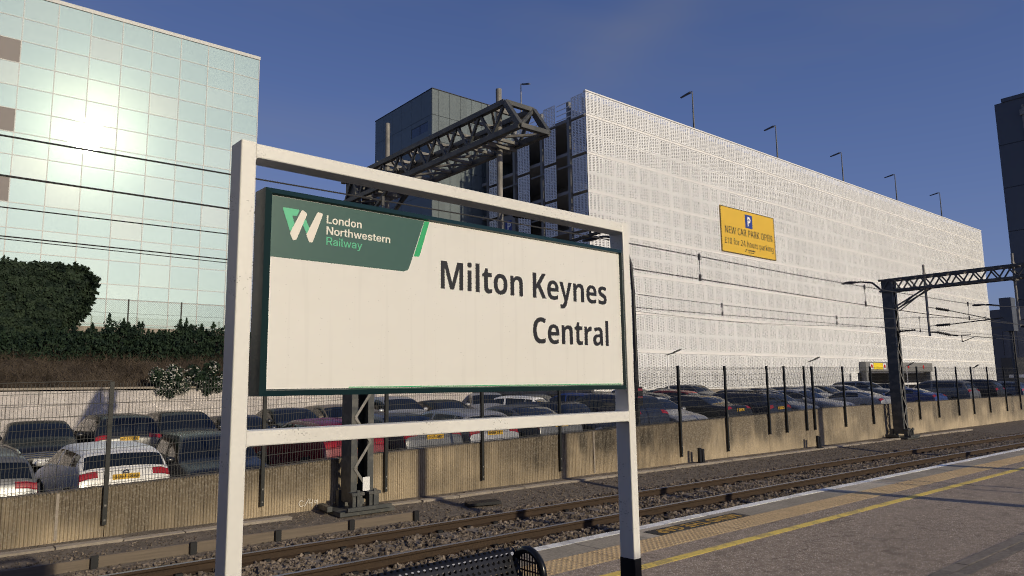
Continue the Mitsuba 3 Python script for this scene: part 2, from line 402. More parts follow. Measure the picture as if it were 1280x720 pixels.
TEXT = json.loads(r'''{"Milton Keynes":[[[1826,39,1858,29,1884,27,1897,31,1903,39,1902,47,1898,52,1847,75,1831,91,1826,105,1826,119,1831,133,1840,143,1857,152,1876,155,1910,153,1927,149,1939,143,1927,116,1902,125,1880,127,1870,124,1864,116,1865,109,1871,103,1920,82,1936,67,1940,52,1940,37,1938,26,1927,11,1912,2,1889,-3,1863,-3,1840,1,1826,7]],[[1661,65,1662,95,1668,115,1681,136,1701,150,1724,155,1753,153,1776,143,1787,132,1794,119,1800,96,1800,66,1701,65,1703,52,1708,42,1716,35,1725,30,1733,28,1762,29,1792,38,1792,8,1785,5,1767,-1,1752,-3,1727,-3,1701,4,1685,14,1672,30,1665,45],[1702,94,1762,93,1763,99,1757,115,1749,123,1739,126,1728,127,1718,123,1710,116,1705,107]],[[1489,0,1489,153,1520,153,1527,133,1543,148,1556,153,1567,155,1593,153,1612,144,1622,131,1628,110,1628,0,1589,0,1588,103,1583,115,1578,120,1568,124,1557,124,1544,119,1538,113,1532,100,1529,81,1529,0]],[[1312,153,1353,153,1390,40,1427,153,1468,153,1402,-25,1393,-42,1380,-56,1361,-65,1351,-67,1320,-65,1320,-33,1341,-35,1352,-31,1364,-19,1372,1]],[[1160,65,1161,95,1167,115,1180,136,1200,150,1222,155,1252,153,1274,143,1286,132,1293,119,1299,96,1299,66,1200,65,1202,52,1207,42,1214,35,1224,30,1232,28,1260,29,1290,38,1290,8,1284,5,1265,-1,1250,-3,1226,-3,1200,4,1183,14,1170,30,1164,45],[1201,94,1260,93,1261,99,1256,115,1248,123,1237,126,1227,127,1216,123,1209,116,1204,107]],[[989,200,1029,200,1030,110,1101,200,1146,200,1076,111,1147,0,1101,0,1046,85,1029,72,1029,0,989,0]],[[733,0,733,153,764,153,770,133,787,148,800,153,810,155,837,153,856,144,866,131,872,110,872,0,833,0,832,103,827,115,822,120,812,124,801,124,787,119,782,113,776,100,773,81,773,0]],[[553,66,554,100,564,125,579,141,601,153,617,155,635,155,658,150,671,142,680,134,694,111,699,89,699,63,693,39,684,22,673,11,653,1,634,-3,617,-3,599,1,582,9,569,21,561,34,556,47],[593,69,597,46,609,32,619,28,632,28,645,34,655,48,659,67,658,93,656,102,650,113,642,121,632,125,619,125,606,119,600,112,595,101,593,84]],[[431,140,454,154,465,185,490,185,491,153,531,153,531,122,490,121,490,45,493,37,498,32,505,29,515,29,533,33,533,5,531,3,508,-3,484,-2,471,3,459,14,454,23,451,37,451,121,431,122]],[[364,213,404,213,404,0,364,0]],[[281,187,281,198,283,204,286,207,293,211,308,212,314,210,323,204,325,198,325,187,322,180,312,174,293,174,283,181]],[[283,153,322,153,322,1,283,1]],[[24,200,80,199,131,48,182,200,237,200,237,0,200,0,201,156,148,0,111,1,61,152,59,153,60,0,24,0]]],"Central":[[[947,213,987,213,987,0,947,0]],[[772,36,772,52,775,63,782,75,792,83,801,87,818,92,867,96,866,111,863,118,858,123,847,126,835,127,799,115,788,142,800,148,821,153,858,155,878,151,889,144,897,137,902,127,906,111,906,0,878,0,872,16,870,20,859,8,844,0,830,-3,806,-2,792,4,780,14,775,24],[812,43,816,33,825,27,839,26,847,28,855,32,862,39,865,45,867,53,867,70,846,71,828,68,822,65,815,58]],[[658,0,658,153,688,153,695,127,710,144,724,153,734,155,757,153,753,117,731,118,723,116,713,111,704,103,701,95,698,83,698,0]],[[528,140,551,154,563,185,588,185,588,153,629,153,629,122,588,121,588,45,591,37,596,32,603,29,613,29,631,33,631,5,629,3,606,-3,581,-2,568,3,556,14,552,23,549,37,549,121,528,122]],[[364,153,394,153,401,133,418,148,431,153,441,155,468,153,481,148,492,139,499,127,502,110,502,0,463,0,462,103,457,115,452,120,443,124,432,124,418,119,412,113,407,100,404,81,404,0,364,0]],[[192,65,193,95,198,115,211,136,232,150,254,155,284,153,306,143,317,132,325,119,330,96,330,66,232,65,234,52,238,42,246,35,256,30,263,28,292,29,322,38,322,8,315,5,297,-1,282,-3,258,-3,232,4,215,14,202,30,195,45],[233,94,292,93,293,99,287,115,280,123,269,126,259,127,248,123,240,116,235,107]],[[16,87,17,120,25,151,38,172,59,190,80,199,100,203,123,203,142,200,164,193,170,190,157,158,134,166,119,169,99,168,88,165,80,160,70,149,62,135,57,109,57,89,61,69,67,54,76,43,92,34,105,31,129,32,162,41,162,7,137,-1,97,-3,75,1,58,8,42,20,29,38,20,60]]],"London":[[[796,141,830,141,831,124,847,138,866,144,890,142,910,130,920,114,924,97,924,0,890,0,889,93,886,101,879,110,866,115,852,114,844,110,832,94,830,0,796,0]],[[634,61,636,92,646,116,667,136,689,144,718,144,742,135,762,115,772,89,773,58,764,29,744,7,719,-3,689,-3,662,8,644,28],[668,67,673,46,682,32,698,25,714,26,730,37,737,49,739,78,736,94,730,104,716,115,709,117,692,115,681,108,674,98,669,83]],[[472,61,474,94,479,108,488,124,506,139,528,145,555,141,576,126,576,200,610,200,610,0,577,0,576,19,563,6,550,-1,526,-3,511,1,498,8,483,25,476,41],[506,67,510,48,522,31,536,26,554,28,568,37,576,53,578,80,575,92,567,106,558,113,547,117,530,115,516,104,510,94]],[[322,141,356,141,357,124,372,138,392,144,416,142,436,130,446,114,450,97,450,0,416,0,415,93,412,101,404,110,392,115,378,114,369,110,362,102,358,94,356,0,322,0]],[[160,80,169,111,187,132,215,144,249,143,274,130,291,110,299,83,297,48,287,25,267,6,239,-4,210,-2,188,8,172,24,161,50],[194,67,198,46,208,32,224,25,240,26,256,37,262,49,265,78,261,94,256,104,242,115,235,117,217,115,207,108,199,98,195,83]],[[17,0,17,200,52,200,52,32,145,31,145,0]]],"Northwestern":[[[1576,141,1610,141,1611,124,1627,138,1646,144,1670,142,1690,130,1700,114,1704,97,1704,0,1670,0,1669,93,1666,101,1658,110,1646,115,1632,114,1623,110,1612,94,1610,0,1576,0]],[[1478,141,1511,141,1512,123,1524,138,1531,141,1557,143,1557,113,1530,112,1519,103,1514,94,1512,0,1478,0]],[[1319,80,1329,112,1349,133,1361,139,1379,144,1409,141,1431,129,1445,113,1454,87,1455,61,1353,61,1355,46,1366,31,1384,23,1400,24,1410,29,1419,37,1421,43,1453,43,1453,40,1444,21,1425,5,1397,-4,1369,-2,1346,9,1331,25,1321,49],[1353,86,1421,84,1422,90,1416,103,1408,112,1397,116,1383,117,1370,114,1361,106]],[[1217,115,1217,142,1242,143,1242,181,1276,181,1276,143,1306,142,1306,115,1276,114,1277,35,1282,28,1306,28,1306,0,1270,1,1258,5,1250,11,1242,28,1242,114]],[[1085,44,1118,44,1121,34,1128,27,1141,22,1158,23,1167,28,1173,39,1168,49,1156,55,1115,64,1094,79,1088,95,1089,112,1096,127,1106,135,1118,141,1136,145,1154,145,1172,141,1187,133,1195,125,1203,109,1204,97,1172,97,1168,110,1160,116,1150,119,1132,116,1125,111,1122,103,1125,94,1135,87,1181,77,1201,63,1206,52,1207,35,1201,18,1191,8,1180,2,1157,-4,1138,-4,1115,2,1101,10,1093,19,1086,33]],[[932,61,934,91,945,117,964,135,985,143,1015,143,1035,136,1054,118,1066,92,1068,61,965,61,967,48,974,35,984,27,996,23,1013,24,1023,29,1032,37,1034,43,1066,43,1061,27,1047,11,1021,-2,986,-3,959,9,941,29],[966,86,1034,84,1035,90,1029,103,1021,112,1010,116,995,117,983,114,974,106]],[[707,142,743,141,770,39,799,142,830,141,858,40,884,140,921,142,878,0,842,0,814,96,786,0,750,0]],[[562,200,596,200,597,124,620,141,647,144,670,136,682,123,690,97,690,0,656,0,655,93,652,101,645,110,632,115,618,114,610,110,598,94,596,0,562,0]],[[454,115,454,142,479,143,479,181,513,181,513,143,542,142,542,115,513,114,514,35,519,28,542,28,542,0,506,1,494,5,486,11,479,28,479,114]],[[369,0,369,141,402,141,403,123,415,138,422,141,448,143,448,113,421,112,409,103,405,94,403,0]],[[206,61,208,92,218,116,239,136,261,144,291,144,315,135,335,115,345,89,346,58,337,29,317,7,292,-3,261,-3,235,8,217,28],[240,67,245,46,254,32,271,25,287,26,302,37,309,49,312,78,308,94,302,104,288,115,281,117,264,115,254,108,246,98,241,83]],[[17,200,56,199,145,57,146,200,182,200,182,0,142,0,53,144,52,0,17,0]]],"Railway":[[[796,142,823,141,863,33,904,141,930,141,862,-33,850,-49,831,-56,810,-56,810,-35,828,-35,835,-31,843,-20,850,3]],[[659,34,661,56,674,72,696,81,742,87,750,94,750,106,746,113,739,119,726,124,709,123,700,119,690,111,686,99,662,99,664,114,679,133,705,144,728,145,748,140,767,126,775,105,775,0,750,0,749,18,738,6,726,0,716,-2,690,0,669,12,662,21],[683,37,688,27,698,21,718,19,728,21,738,27,749,41,750,69,699,60,686,51]],[[443,141,469,142,500,33,531,141,555,142,587,33,618,141,644,142,601,0,574,0,544,106,513,0,487,0]],[[392,200,417,200,417,30,423,22,437,21,437,0,407,3,397,10,393,20]],[[330,181,333,194,340,200,354,199,362,188,360,174,351,169,339,170]],[[334,141,359,141,359,0,334,0]],[[184,34,186,56,200,72,222,81,268,87,276,94,275,106,271,113,265,119,251,124,235,123,225,119,216,111,212,99,188,99,190,114,205,133,230,144,254,145,273,140,293,126,301,105,301,0,276,0,275,18,263,6,251,0,242,-2,216,0,194,12,188,21],[209,37,214,27,224,21,244,19,253,21,264,27,274,41,276,69,225,60,212,51]],[[19,200,111,199,135,191,151,176,161,153,161,120,148,97,122,80,165,0,134,1,92,77,45,77,45,0,19,0],[45,101,100,100,122,108,132,119,137,133,136,149,131,160,119,171,106,176,45,177]]],"NEW CAR PARK OPEN":[[[2284,200,2315,199,2397,43,2398,200,2421,200,2421,0,2391,0,2308,159,2307,0,2284,0]],[[2152,0,2152,200,2247,200,2247,178,2178,176,2178,116,2243,116,2243,93,2178,93,2178,23,2247,22,2247,0]],[[2007,200,2086,195,2107,179,2118,150,2116,121,2100,93,2073,79,2033,77,2033,0,2007,0],[2033,100,2069,102,2086,115,2092,148,2079,172,2058,178,2033,178]],[[1817,87,1824,155,1838,180,1855,194,1877,202,1909,202,1936,191,1953,171,1967,130,1968,77,1955,33,1930,6,1884,-3,1850,10,1827,40],[1843,87,1851,50,1872,24,1904,21,1928,37,1939,65,1942,114,1936,146,1920,172,1887,180,1858,164,1845,130]],[[1606,200,1631,200,1632,104,1696,197,1727,200,1665,111,1730,0,1700,1,1647,92,1631,76,1631,0,1606,0]],[[1456,200,1525,198,1549,188,1560,175,1566,152,1564,124,1551,102,1533,88,1578,0,1549,2,1508,83,1481,83,1481,1,1456,0],[1481,105,1513,105,1533,115,1540,149,1529,170,1514,177,1481,177]],[[1282,2,1342,198,1370,201,1432,0,1406,1,1387,62,1328,62,1309,1],[1334,87,1381,86,1357,171,1355,169]],[[1161,200,1239,195,1261,179,1271,150,1269,121,1253,93,1226,79,1186,77,1186,0,1161,0],[1186,100,1223,102,1239,114,1245,148,1232,172,1211,178,1186,178]],[[938,200,1007,198,1031,188,1042,175,1049,152,1047,124,1034,102,1015,88,1060,0,1031,2,990,83,964,83,964,1,938,0],[964,105,995,105,1015,115,1022,149,1012,170,996,177,964,177]],[[765,2,824,198,852,201,914,0,888,1,869,62,810,62,792,1],[816,87,863,86,840,171,837,169]],[[632,87,636,141,662,185,680,197,703,203,729,202,757,193,749,171,719,180,685,172,666,145,658,110,661,69,676,36,707,20,751,27,750,5,701,-3,665,10,642,41]],[[318,200,344,200,379,38,417,200,443,198,481,38,516,200,542,200,496,0,467,0,430,159,393,0,364,0]],[[207,200,302,200,302,178,233,176,233,116,298,116,298,93,233,93,233,23,302,22,302,0,207,0]],[[23,200,54,199,136,43,137,200,161,200,161,0,130,0,47,159,46,0,23,0]]],"£10 for 24 hours parking":[[[2706,62,2709,111,2731,146,2750,153,2769,152,2796,132,2800,150,2821,150,2821,-12,2816,-35,2803,-54,2769,-67,2715,-59,2715,-36,2753,-47,2773,-45,2787,-37,2796,-16,2796,17,2772,-1,2736,1,2716,21],[2732,97,2736,38,2748,22,2766,18,2787,28,2795,51,2796,88,2784,125,2759,133,2740,121]],[[2564,0,2564,150,2585,150,2589,131,2617,152,2655,147,2672,116,2673,0,2648,0,2647,111,2642,124,2626,133,2602,126,2593,109,2590,0]],[[2497,186,2503,205,2515,207,2523,201,2525,186,2520,177,2505,176]],[[2498,150,2523,150,2523,0,2498,0]],[[2369,213,2393,213,2393,79,2446,150,2474,150,2427,89,2477,0,2449,0,2409,70,2394,55,2394,0,2369,0]],[[2269,0,2269,150,2289,150,2293,125,2316,150,2344,152,2342,127,2314,125,2296,98,2294,0]],[[2124,35,2128,64,2143,80,2165,89,2205,93,2204,114,2196,129,2174,134,2145,123,2138,142,2174,153,2197,152,2214,145,2225,129,2229,111,2229,0,2210,0,2205,19,2183,0,2152,-2,2133,11],[2150,36,2163,18,2191,24,2203,42,2204,73,2161,67,2151,55]],[[1985,150,2006,150,2009,131,2036,152,2071,149,2089,131,2099,98,2097,43,2078,7,2064,-1,2042,-3,2009,17,2009,-67,1985,-67],[2010,95,2015,37,2028,22,2047,18,2065,29,2074,53,2075,90,2060,127,2039,133,2018,120]],[[1791,7,1791,29,1835,18,1849,23,1857,36,1851,54,1807,79,1795,93,1791,107,1795,134,1807,146,1829,153,1856,152,1879,144,1871,123,1833,133,1814,118,1822,98,1876,64,1881,48,1876,17,1864,5,1840,-3,1813,-2]],[[1700,150,1720,150,1724,125,1747,150,1776,151,1773,127,1745,125,1729,104,1725,0,1700,0]],[[1550,150,1576,150,1576,44,1583,26,1597,18,1621,24,1631,41,1634,150,1659,150,1659,0,1638,0,1634,18,1621,4,1602,-3,1579,-1,1562,10,1550,42]],[[1399,64,1405,116,1429,147,1450,153,1476,151,1493,143,1507,127,1517,94,1516,50,1506,22,1487,4,1450,-3,1427,6,1407,32],[1425,97,1430,37,1444,21,1462,18,1480,27,1490,46,1493,87,1487,113,1478,126,1454,133,1434,121]],[[1258,213,1283,213,1283,133,1298,148,1315,153,1341,150,1359,136,1366,107,1366,0,1341,0,1340,112,1330,129,1319,133,1299,128,1286,109,1283,0,1258,0]],[[1032,65,1107,199,1136,202,1136,66,1160,65,1160,44,1136,43,1136,0,1111,0,1111,44,1032,44],[1056,67,1112,66,1112,168,1109,168]],[[899,21,964,101,981,140,980,162,967,178,941,180,913,165,901,182,937,202,979,198,1003,174,1004,126,988,94,932,24,1012,23,1012,0,899,0]],[[736,150,755,150,759,125,782,150,811,151,808,127,781,125,765,104,761,0,736,0]],[[583,64,589,116,613,147,635,153,660,151,677,143,691,127,701,94,700,50,690,22,671,4,635,-3,611,6,591,32],[609,97,614,37,629,21,646,18,664,27,674,46,677,87,671,113,662,126,638,133,618,121]],[[491,131,491,143,512,152,515,187,529,208,544,214,579,209,573,191,548,192,538,179,538,151,566,150,566,131,537,130,537,0,512,0,512,130]],[[288,118,297,169,315,194,351,203,382,185,398,143,401,82,392,32,372,5,351,-3,332,-2,304,18,291,55],[313,77,325,29,340,19,358,23,373,54,376,122,369,160,354,179,332,178,320,161]],[[158,155,207,200,228,200,228,0,204,0,204,169,172,141]],[[10,21,27,33,33,48,34,90,10,91,10,109,34,110,34,159,42,185,52,195,74,203,97,202,122,193,115,172,79,181,61,167,59,110,103,109,103,91,59,90,58,48,44,24,127,22,127,0,10,0]]],"P":[[[23,201,98,201,121,197,149,180,161,155,159,115,150,96,138,85,110,73,67,71,66,0,23,0],[66,108,94,107,112,116,118,127,119,142,110,159,92,165,67,165]]],"MIND THE GAP":[[[1905,201,2002,197,2030,180,2042,155,2040,115,2020,85,1992,73,1948,71,1948,0,1905,0],[1948,108,1976,107,1993,116,2000,142,1991,159,1948,165]],[[1687,1,1757,201,1810,201,1880,-1,1836,-1,1819,47,1749,47,1733,-1],[1760,84,1809,83,1784,166,1782,165]],[[1496,111,1510,159,1551,194,1613,203,1664,191,1650,157,1593,167,1564,157,1546,133,1540,90,1546,65,1563,42,1590,33,1621,35,1626,37,1626,78,1587,79,1587,113,1667,113,1667,8,1581,-3,1536,11,1505,50]],[[1278,201,1393,201,1393,165,1321,164,1321,122,1389,121,1389,86,1321,86,1321,36,1393,36,1393,0,1278,0]],[[1065,200,1108,200,1109,122,1186,121,1187,200,1230,200,1230,0,1187,0,1186,86,1109,86,1108,0,1065,0]],[[885,164,885,200,1036,200,1036,164,982,164,982,-1,939,-1,939,164]],[[625,201,727,197,756,184,776,164,790,130,791,82,779,45,755,19,714,2,625,0],[668,37,715,40,742,69,744,128,733,149,715,162,668,165]],[[400,0,400,200,456,198,540,53,539,200,579,200,579,0,522,1,438,148,438,0]],[[275,24,299,34,299,167,275,176,275,200,366,200,366,176,342,167,342,34,366,24,366,0,275,0]],[[23,200,82,200,132,52,181,200,240,200,240,0,200,0,201,152,150,0,110,0,60,150,62,0,23,0]]],"LG67 WZU":[[[1080,200,1120,200,1121,58,1134,36,1157,32,1180,56,1181,200,1221,200,1221,52,1211,25,1191,6,1128,-1,1090,26,1080,59]],[[927,29,1004,165,929,166,929,200,1051,200,1051,172,975,36,1053,35,1053,0,927,0]],[[678,200,718,199,747,51,779,200,816,200,848,53,878,200,918,200,874,0,827,0,797,136,768,0,721,0]],[[468,165,468,200,593,200,593,172,528,0,486,1,550,165]],[[324,72,329,136,350,179,380,199,436,201,436,167,381,161,361,112,393,131,434,117,449,78,436,19,407,-1,365,1,337,25],[364,67,379,33,405,42,409,70,399,95,372,92]],[[146,87,153,149,183,188,227,203,293,191,281,158,247,168,209,159,192,131,188,89,210,39,253,34,257,79,226,79,226,113,296,113,295,7,221,-3,185,8,155,45]],[[21,200,61,200,61,35,126,35,126,0,21,0]]],"BU67 OGO":[[[1090,87,1100,160,1137,197,1206,197,1242,162,1253,114,1250,61,1233,23,1206,3,1162,-3,1124,10,1099,43],[1132,88,1152,38,1177,32,1197,42,1211,113,1192,162,1166,168,1144,155]],[[909,87,917,149,947,188,991,203,1056,191,1045,158,1010,168,972,159,955,131,951,89,973,39,1017,34,1021,79,990,79,990,113,1060,113,1059,7,984,-3,949,8,919,45]],[[720,87,730,160,767,197,836,197,872,162,883,114,879,61,863,23,836,3,792,-3,754,10,729,43],[762,88,782,38,806,32,827,42,841,113,822,162,796,168,774,155]],[[499,165,499,200,623,200,623,172,559,0,517,1,581,165]],[[355,72,360,136,380,179,411,199,466,201,467,167,412,161,392,112,423,131,464,117,479,78,466,19,437,-1,396,1,368,25],[394,67,410,33,435,42,440,70,429,95,403,92]],[[184,200,223,200,224,58,250,32,273,37,284,56,285,200,325,200,324,52,315,25,294,6,232,-1,193,26,184,59]],[[21,200,110,197,143,175,145,131,119,106,146,87,152,50,127,9,96,0,21,0],[61,34,103,40,110,66,102,82,61,87],[61,121,103,129,99,163,61,168]]],"J16 ELC":[[[743,112,757,164,784,193,835,203,877,191,864,157,834,168,805,160,785,110,798,46,823,32,870,42,870,7,814,-3,776,11,749,53]],[[618,200,658,200,658,35,723,35,723,0,618,0]],[[482,200,584,200,584,166,522,165,523,121,579,121,579,87,523,86,523,35,584,35,584,0,482,0]],[[255,72,260,136,280,179,311,199,366,201,367,167,312,161,292,112,323,131,364,117,379,78,366,19,337,-1,296,1,268,25],[294,67,310,33,335,42,340,70,329,95,303,92]],[[114,146,171,200,207,200,207,0,167,0,167,150,137,122]],[[0,-22,25,-24,38,-7,39,201,79,201,75,-24,53,-52,13,-59,0,-56]]],"YE25 GKC":[[[1005,86,1013,151,1039,188,1078,203,1138,191,1126,157,1095,168,1067,160,1047,110,1060,46,1085,32,1132,42,1131,7,1076,-3,1043,7,1014,43]],[[850,200,891,200,892,112,948,200,992,200,935,110,993,0,947,0,905,81,891,70,891,0,850,0]],[[663,87,670,149,700,188,744,203,809,191,798,158,763,168,726,159,708,131,705,89,727,39,770,34,774,79,743,79,743,113,813,113,812,7,737,-3,702,8,672,45]],[[446,7,446,43,501,32,523,59,511,91,463,91,449,100,455,200,551,200,551,165,489,165,486,127,525,126,553,106,564,76,554,25,511,-2]],[[296,28,367,116,376,147,357,168,316,150,296,176,336,201,390,195,413,165,412,125,347,36,419,35,419,0,296,0]],[[172,200,274,200,274,166,212,165,213,121,269,121,269,87,212,86,212,35,274,35,274,0,172,0]],[[1,200,44,200,76,120,108,199,151,200,96,78,96,0,56,0,56,77]]],"AK08 XKX":[[[868,200,908,200,909,112,965,200,1009,200,952,110,1010,3,1064,102,1014,200,1057,200,1087,137,1117,200,1160,200,1111,101,1165,0,1121,0,1087,67,1053,0,964,0,923,81,908,70,908,0,868,0]],[[693,2,746,102,696,200,739,200,769,137,799,200,842,200,793,101,848,0,803,0,770,67,736,0]],[[483,43,491,81,515,105,490,139,494,181,532,203,586,193,599,177,603,148,573,106,607,68,600,20,571,0,524,-1,494,16],[521,49,529,33,553,29,567,38,571,56,543,86,524,69],[526,148,546,124,565,156,542,172]],[[340,118,350,167,371,195,409,203,442,186,460,146,464,83,456,38,437,8,393,-3,363,12,345,49],[384,152,387,41,410,33,421,56,424,112,419,154,405,169]],[[188,200,228,200,229,112,285,200,329,200,272,110,330,0,284,0,243,81,228,70,228,0,188,0]],[[0,2,58,200,108,201,167,0,124,0,111,48,57,48,44,0],[64,84,104,83,84,164,82,163]]],"EO12 NXH":[[[1061,200,1101,200,1101,122,1162,121,1164,200,1204,200,1204,0,1164,0,1162,87,1101,87,1101,0,1061,0]],[[885,2,938,102,889,200,932,200,962,137,992,200,1035,200,986,101,1040,0,995,0,962,67,928,0]],[[707,200,758,199,826,63,827,200,864,200,864,0,814,0,744,141,745,0,707,0]],[[479,28,550,116,559,147,540,168,499,150,479,176,520,201,573,195,596,165,595,125,531,36,602,35,602,0,479,0]],[[340,147,397,200,433,200,433,0,393,0,393,150,364,122]],[[149,87,159,160,196,197,264,197,301,162,312,114,308,61,292,23,264,3,221,-3,183,10,158,43],[191,88,211,38,235,32,256,42,270,113,251,162,225,168,203,155]],[[21,0,21,200,122,200,122,166,61,165,61,121,118,121,118,87,61,86,61,35,122,35,122,0]]],"KP17 UFC":[[[1002,86,1010,151,1036,188,1075,203,1136,191,1123,157,1092,168,1064,160,1044,110,1057,46,1082,32,1129,42,1128,7,1073,-3,1040,7,1011,43]],[[879,0,879,200,979,200,979,166,918,165,918,114,976,113,976,79,918,79,918,0]],[[698,200,737,200,738,58,764,32,787,37,798,56,799,200,839,200,838,52,829,25,808,6,746,-1,707,26,698,59]],[[471,165,471,200,595,200,595,172,531,0,489,1,553,165]],[[331,147,388,200,423,200,423,0,384,0,384,150,354,122]],[[182,0,182,200,274,194,304,159,299,104,268,76,223,71,222,0],[222,106,261,116,265,143,254,162,223,166]],[[21,0,21,200,61,200,62,112,118,200,162,200,105,110,163,0,117,0,75,81,61,70,61,0]]],"CK21 YDB":[[[1027,200,1117,197,1150,175,1151,131,1126,106,1152,87,1159,50,1134,9,1103,0,1027,0],[1067,34,1110,40,1117,66,1109,82,1068,87],[1067,121,1109,129,1105,163,1068,168]],[[850,200,937,196,979,164,993,125,992,75,979,39,953,12,921,1,850,0],[890,36,929,41,950,76,946,140,912,165,890,165]],[[679,200,721,200,754,120,786,199,829,200,774,78,774,0,734,0,734,77]],[[476,146,533,200,568,200,568,0,529,0,529,150,499,122]],[[325,28,396,116,405,147,386,168,345,150,325,176,365,201,419,195,442,165,441,125,376,36,448,35,448,0,325,0]],[[175,200,215,200,216,112,272,200,316,200,259,110,317,0,271,0,229,81,215,70,215,0,175,0]],[[13,86,21,151,48,188,86,203,147,191,135,157,104,168,75,160,55,110,68,46,94,32,140,42,139,7,84,-3,51,7,22,43]]]}''')


def text(mb, key, frame_o, u, v, height, depth, width=None, align='left'):
    """Lettering in capitals of the given height with its baseline at frame_o, extruded by depth towards u x v."""
    polys = TEXT[key]
    x1 = max(max(r[0::2]) for p in polys for r in p)
    k = height / 200
    kx = width / x1 if width else k
    shift = {'left': 0, 'centre': -x1 * kx / 2, 'right': -x1 * kx}[align]
    for p in polys:
        rings = [np.array(r, float).reshape(-1, 2) * [kx, k] + [shift, 0] for r in p]
        mb.poly(Polygon(rings[0], rings[1:]), depth, (frame_o, u, v))
    return mb


X_, Y_, Z_ = np.eye(3)

# ================================================================== LARGE STRUCTURE
# ------------------------------------------------------------------ ground, track bed, platform, car park surface
TRK_C = 0.0008


def bend(x):
    """The tracks curve gently towards the platform side with distance."""
    x = np.asarray(x, float)
    a = np.clip(x - 12, 0, 28)
    return -(TRK_C * a ** 2 + np.clip(x - 40, 0, None) * 2 * TRK_C * 28)


g = MB()
g.add([[-400, -400, -1.45], [600, -400, -1.45], [600, 700, -1.45], [-400, 700, -1.45]], [[0, 1, 2, 3]])
one('ground', g, 'm_ground', 'open ground around the station', kind='structure')

prof = [(5.4, -1.35), (8.2, -1.30), (8.9, -1.10), (12.2, -1.09), (12.75, -1.03), (13.3, -0.98), (14.0, -0.93), (14.75, -0.88)]
xs = np.concatenate([np.arange(-12, 60, 0.5), np.arange(60, 121, 5)])
ys = np.concatenate([np.linspace(a[0], b[0], 7)[:-1] for a, b in zip(prof, prof[1:])] + [[14.75]])
gx, gy = np.meshgrid(xs, ys, indexing='ij')
gz = np.interp(gy, *zip(*prof)) + 0.03 * (meshkit.fbm(np.stack([gx * 1.7, gy * 1.7, 0 * gx], -1), 3, 5) - 0.5)
gyy = gy + bend(gx) * np.interp(gy, [5.4, 9, 12.3, 14.0], [0, 1, 1, 0])
nx, ny = gx.shape
idx = np.arange(nx * ny).reshape(nx, ny)
quad = np.stack([idx[:-1, :-1], idx[1:, :-1], idx[1:, 1:], idx[:-1, 1:]], -1).reshape(-1, 4)
bed = MB().add(np.stack([gx, gyy, gz], -1).reshape(-1, 3), quad)
one('track_bed', bed, 'm_ground', 'gritty brown track bed between the platform and the wall', kind='structure', smooth=True)


def cp_z(x, y):
    return np.interp(x, [0, 3, 9, 15, 27, 40, 60, 100], [-0.95, -0.87, -0.56, -0.41, -0.24, -0.10, 0.0, 0.0]) + 0 * np.asarray(y, float)


xs, ys = np.concatenate([np.arange(-40, 0, 10.0), np.arange(0, 42, 1.5), np.arange(42, 221, 10.0)]), np.array([14.7, 16, 20, 24, 28, 32, 36, 40, 46, 60, 90])
gx, gy = np.meshgrid(xs, ys, indexing='ij')
idx = np.arange(gx.size).reshape(gx.shape)
quad = np.stack([idx[:-1, :-1], idx[1:, :-1], idx[1:, 1:], idx[:-1, 1:]], -1).reshape(-1, 4)
one('car_park_pavement', MB().add(np.stack([gx, gy, cp_z(gx, gy)], -1).reshape(-1, 3), quad), 'm_carpark', 'grey asphalt of the surface car park behind the wall', kind='structure')

plat = thing('platform_pavement', 'speckled brown tarmac platform with yellow line and buff tactile strip', kind='structure')
put(plat, 'tarmac', MB().box(-40, 120, -30, 4.745, -1.4, 0.0), 'm_tarmac')
put(plat, 'edge_base', MB().box(-40, 120, 4.745, 5.60, -1.4, -0.02), 'm_slab')
put(plat, 'front_wall', MB().box(-40, 120, 5.60, 5.63, -1.4, -0.075), 'm_concrete')
put(plat, 'yellow_line', MB().box(-40, 120, 4.335, 4.44, 0.0005, 0.004), 'm_yellow_line')
# coping slabs with open joints, painted nosing on their outer edge
L = 0.76
slab_a = shared(MB().box(0.004, L - 0.004, 5.135, 5.505, -0.03, 0.0))
for i in range(100):
    x = -3 + i * L
    if x < 40:
        pale = rng.random() < (0.5 if 10 < x < 13.5 else 0.06)
        dz = float(rng.normal(0, 0.0022))
        put(plat, 'coping_slab', slab_a, 'm_slab_pale' if pale else 'm_slab', to_world=T().translate([x, 0, dz]))
put(plat, 'coping_far', MB().box(-3 + 57 * L, 120, 5.135, 5.505, -0.03, 0.0), 'm_slab')
nos = shared(MB().box(0.003, L - 0.003, 5.505, 5.64, -0.075, 0.003))
for i in range(57):
    put(plat, 'white_nosing', nos, 'm_white_line', to_world=T().translate([-3 + i * L, 0, float(rng.normal(0, 0.0012))]))
put(plat, 'white_nosing_far', MB().box(-3 + 57 * L, 120, 5.505, 5.64, -0.075, 0.003), 'm_white_line')
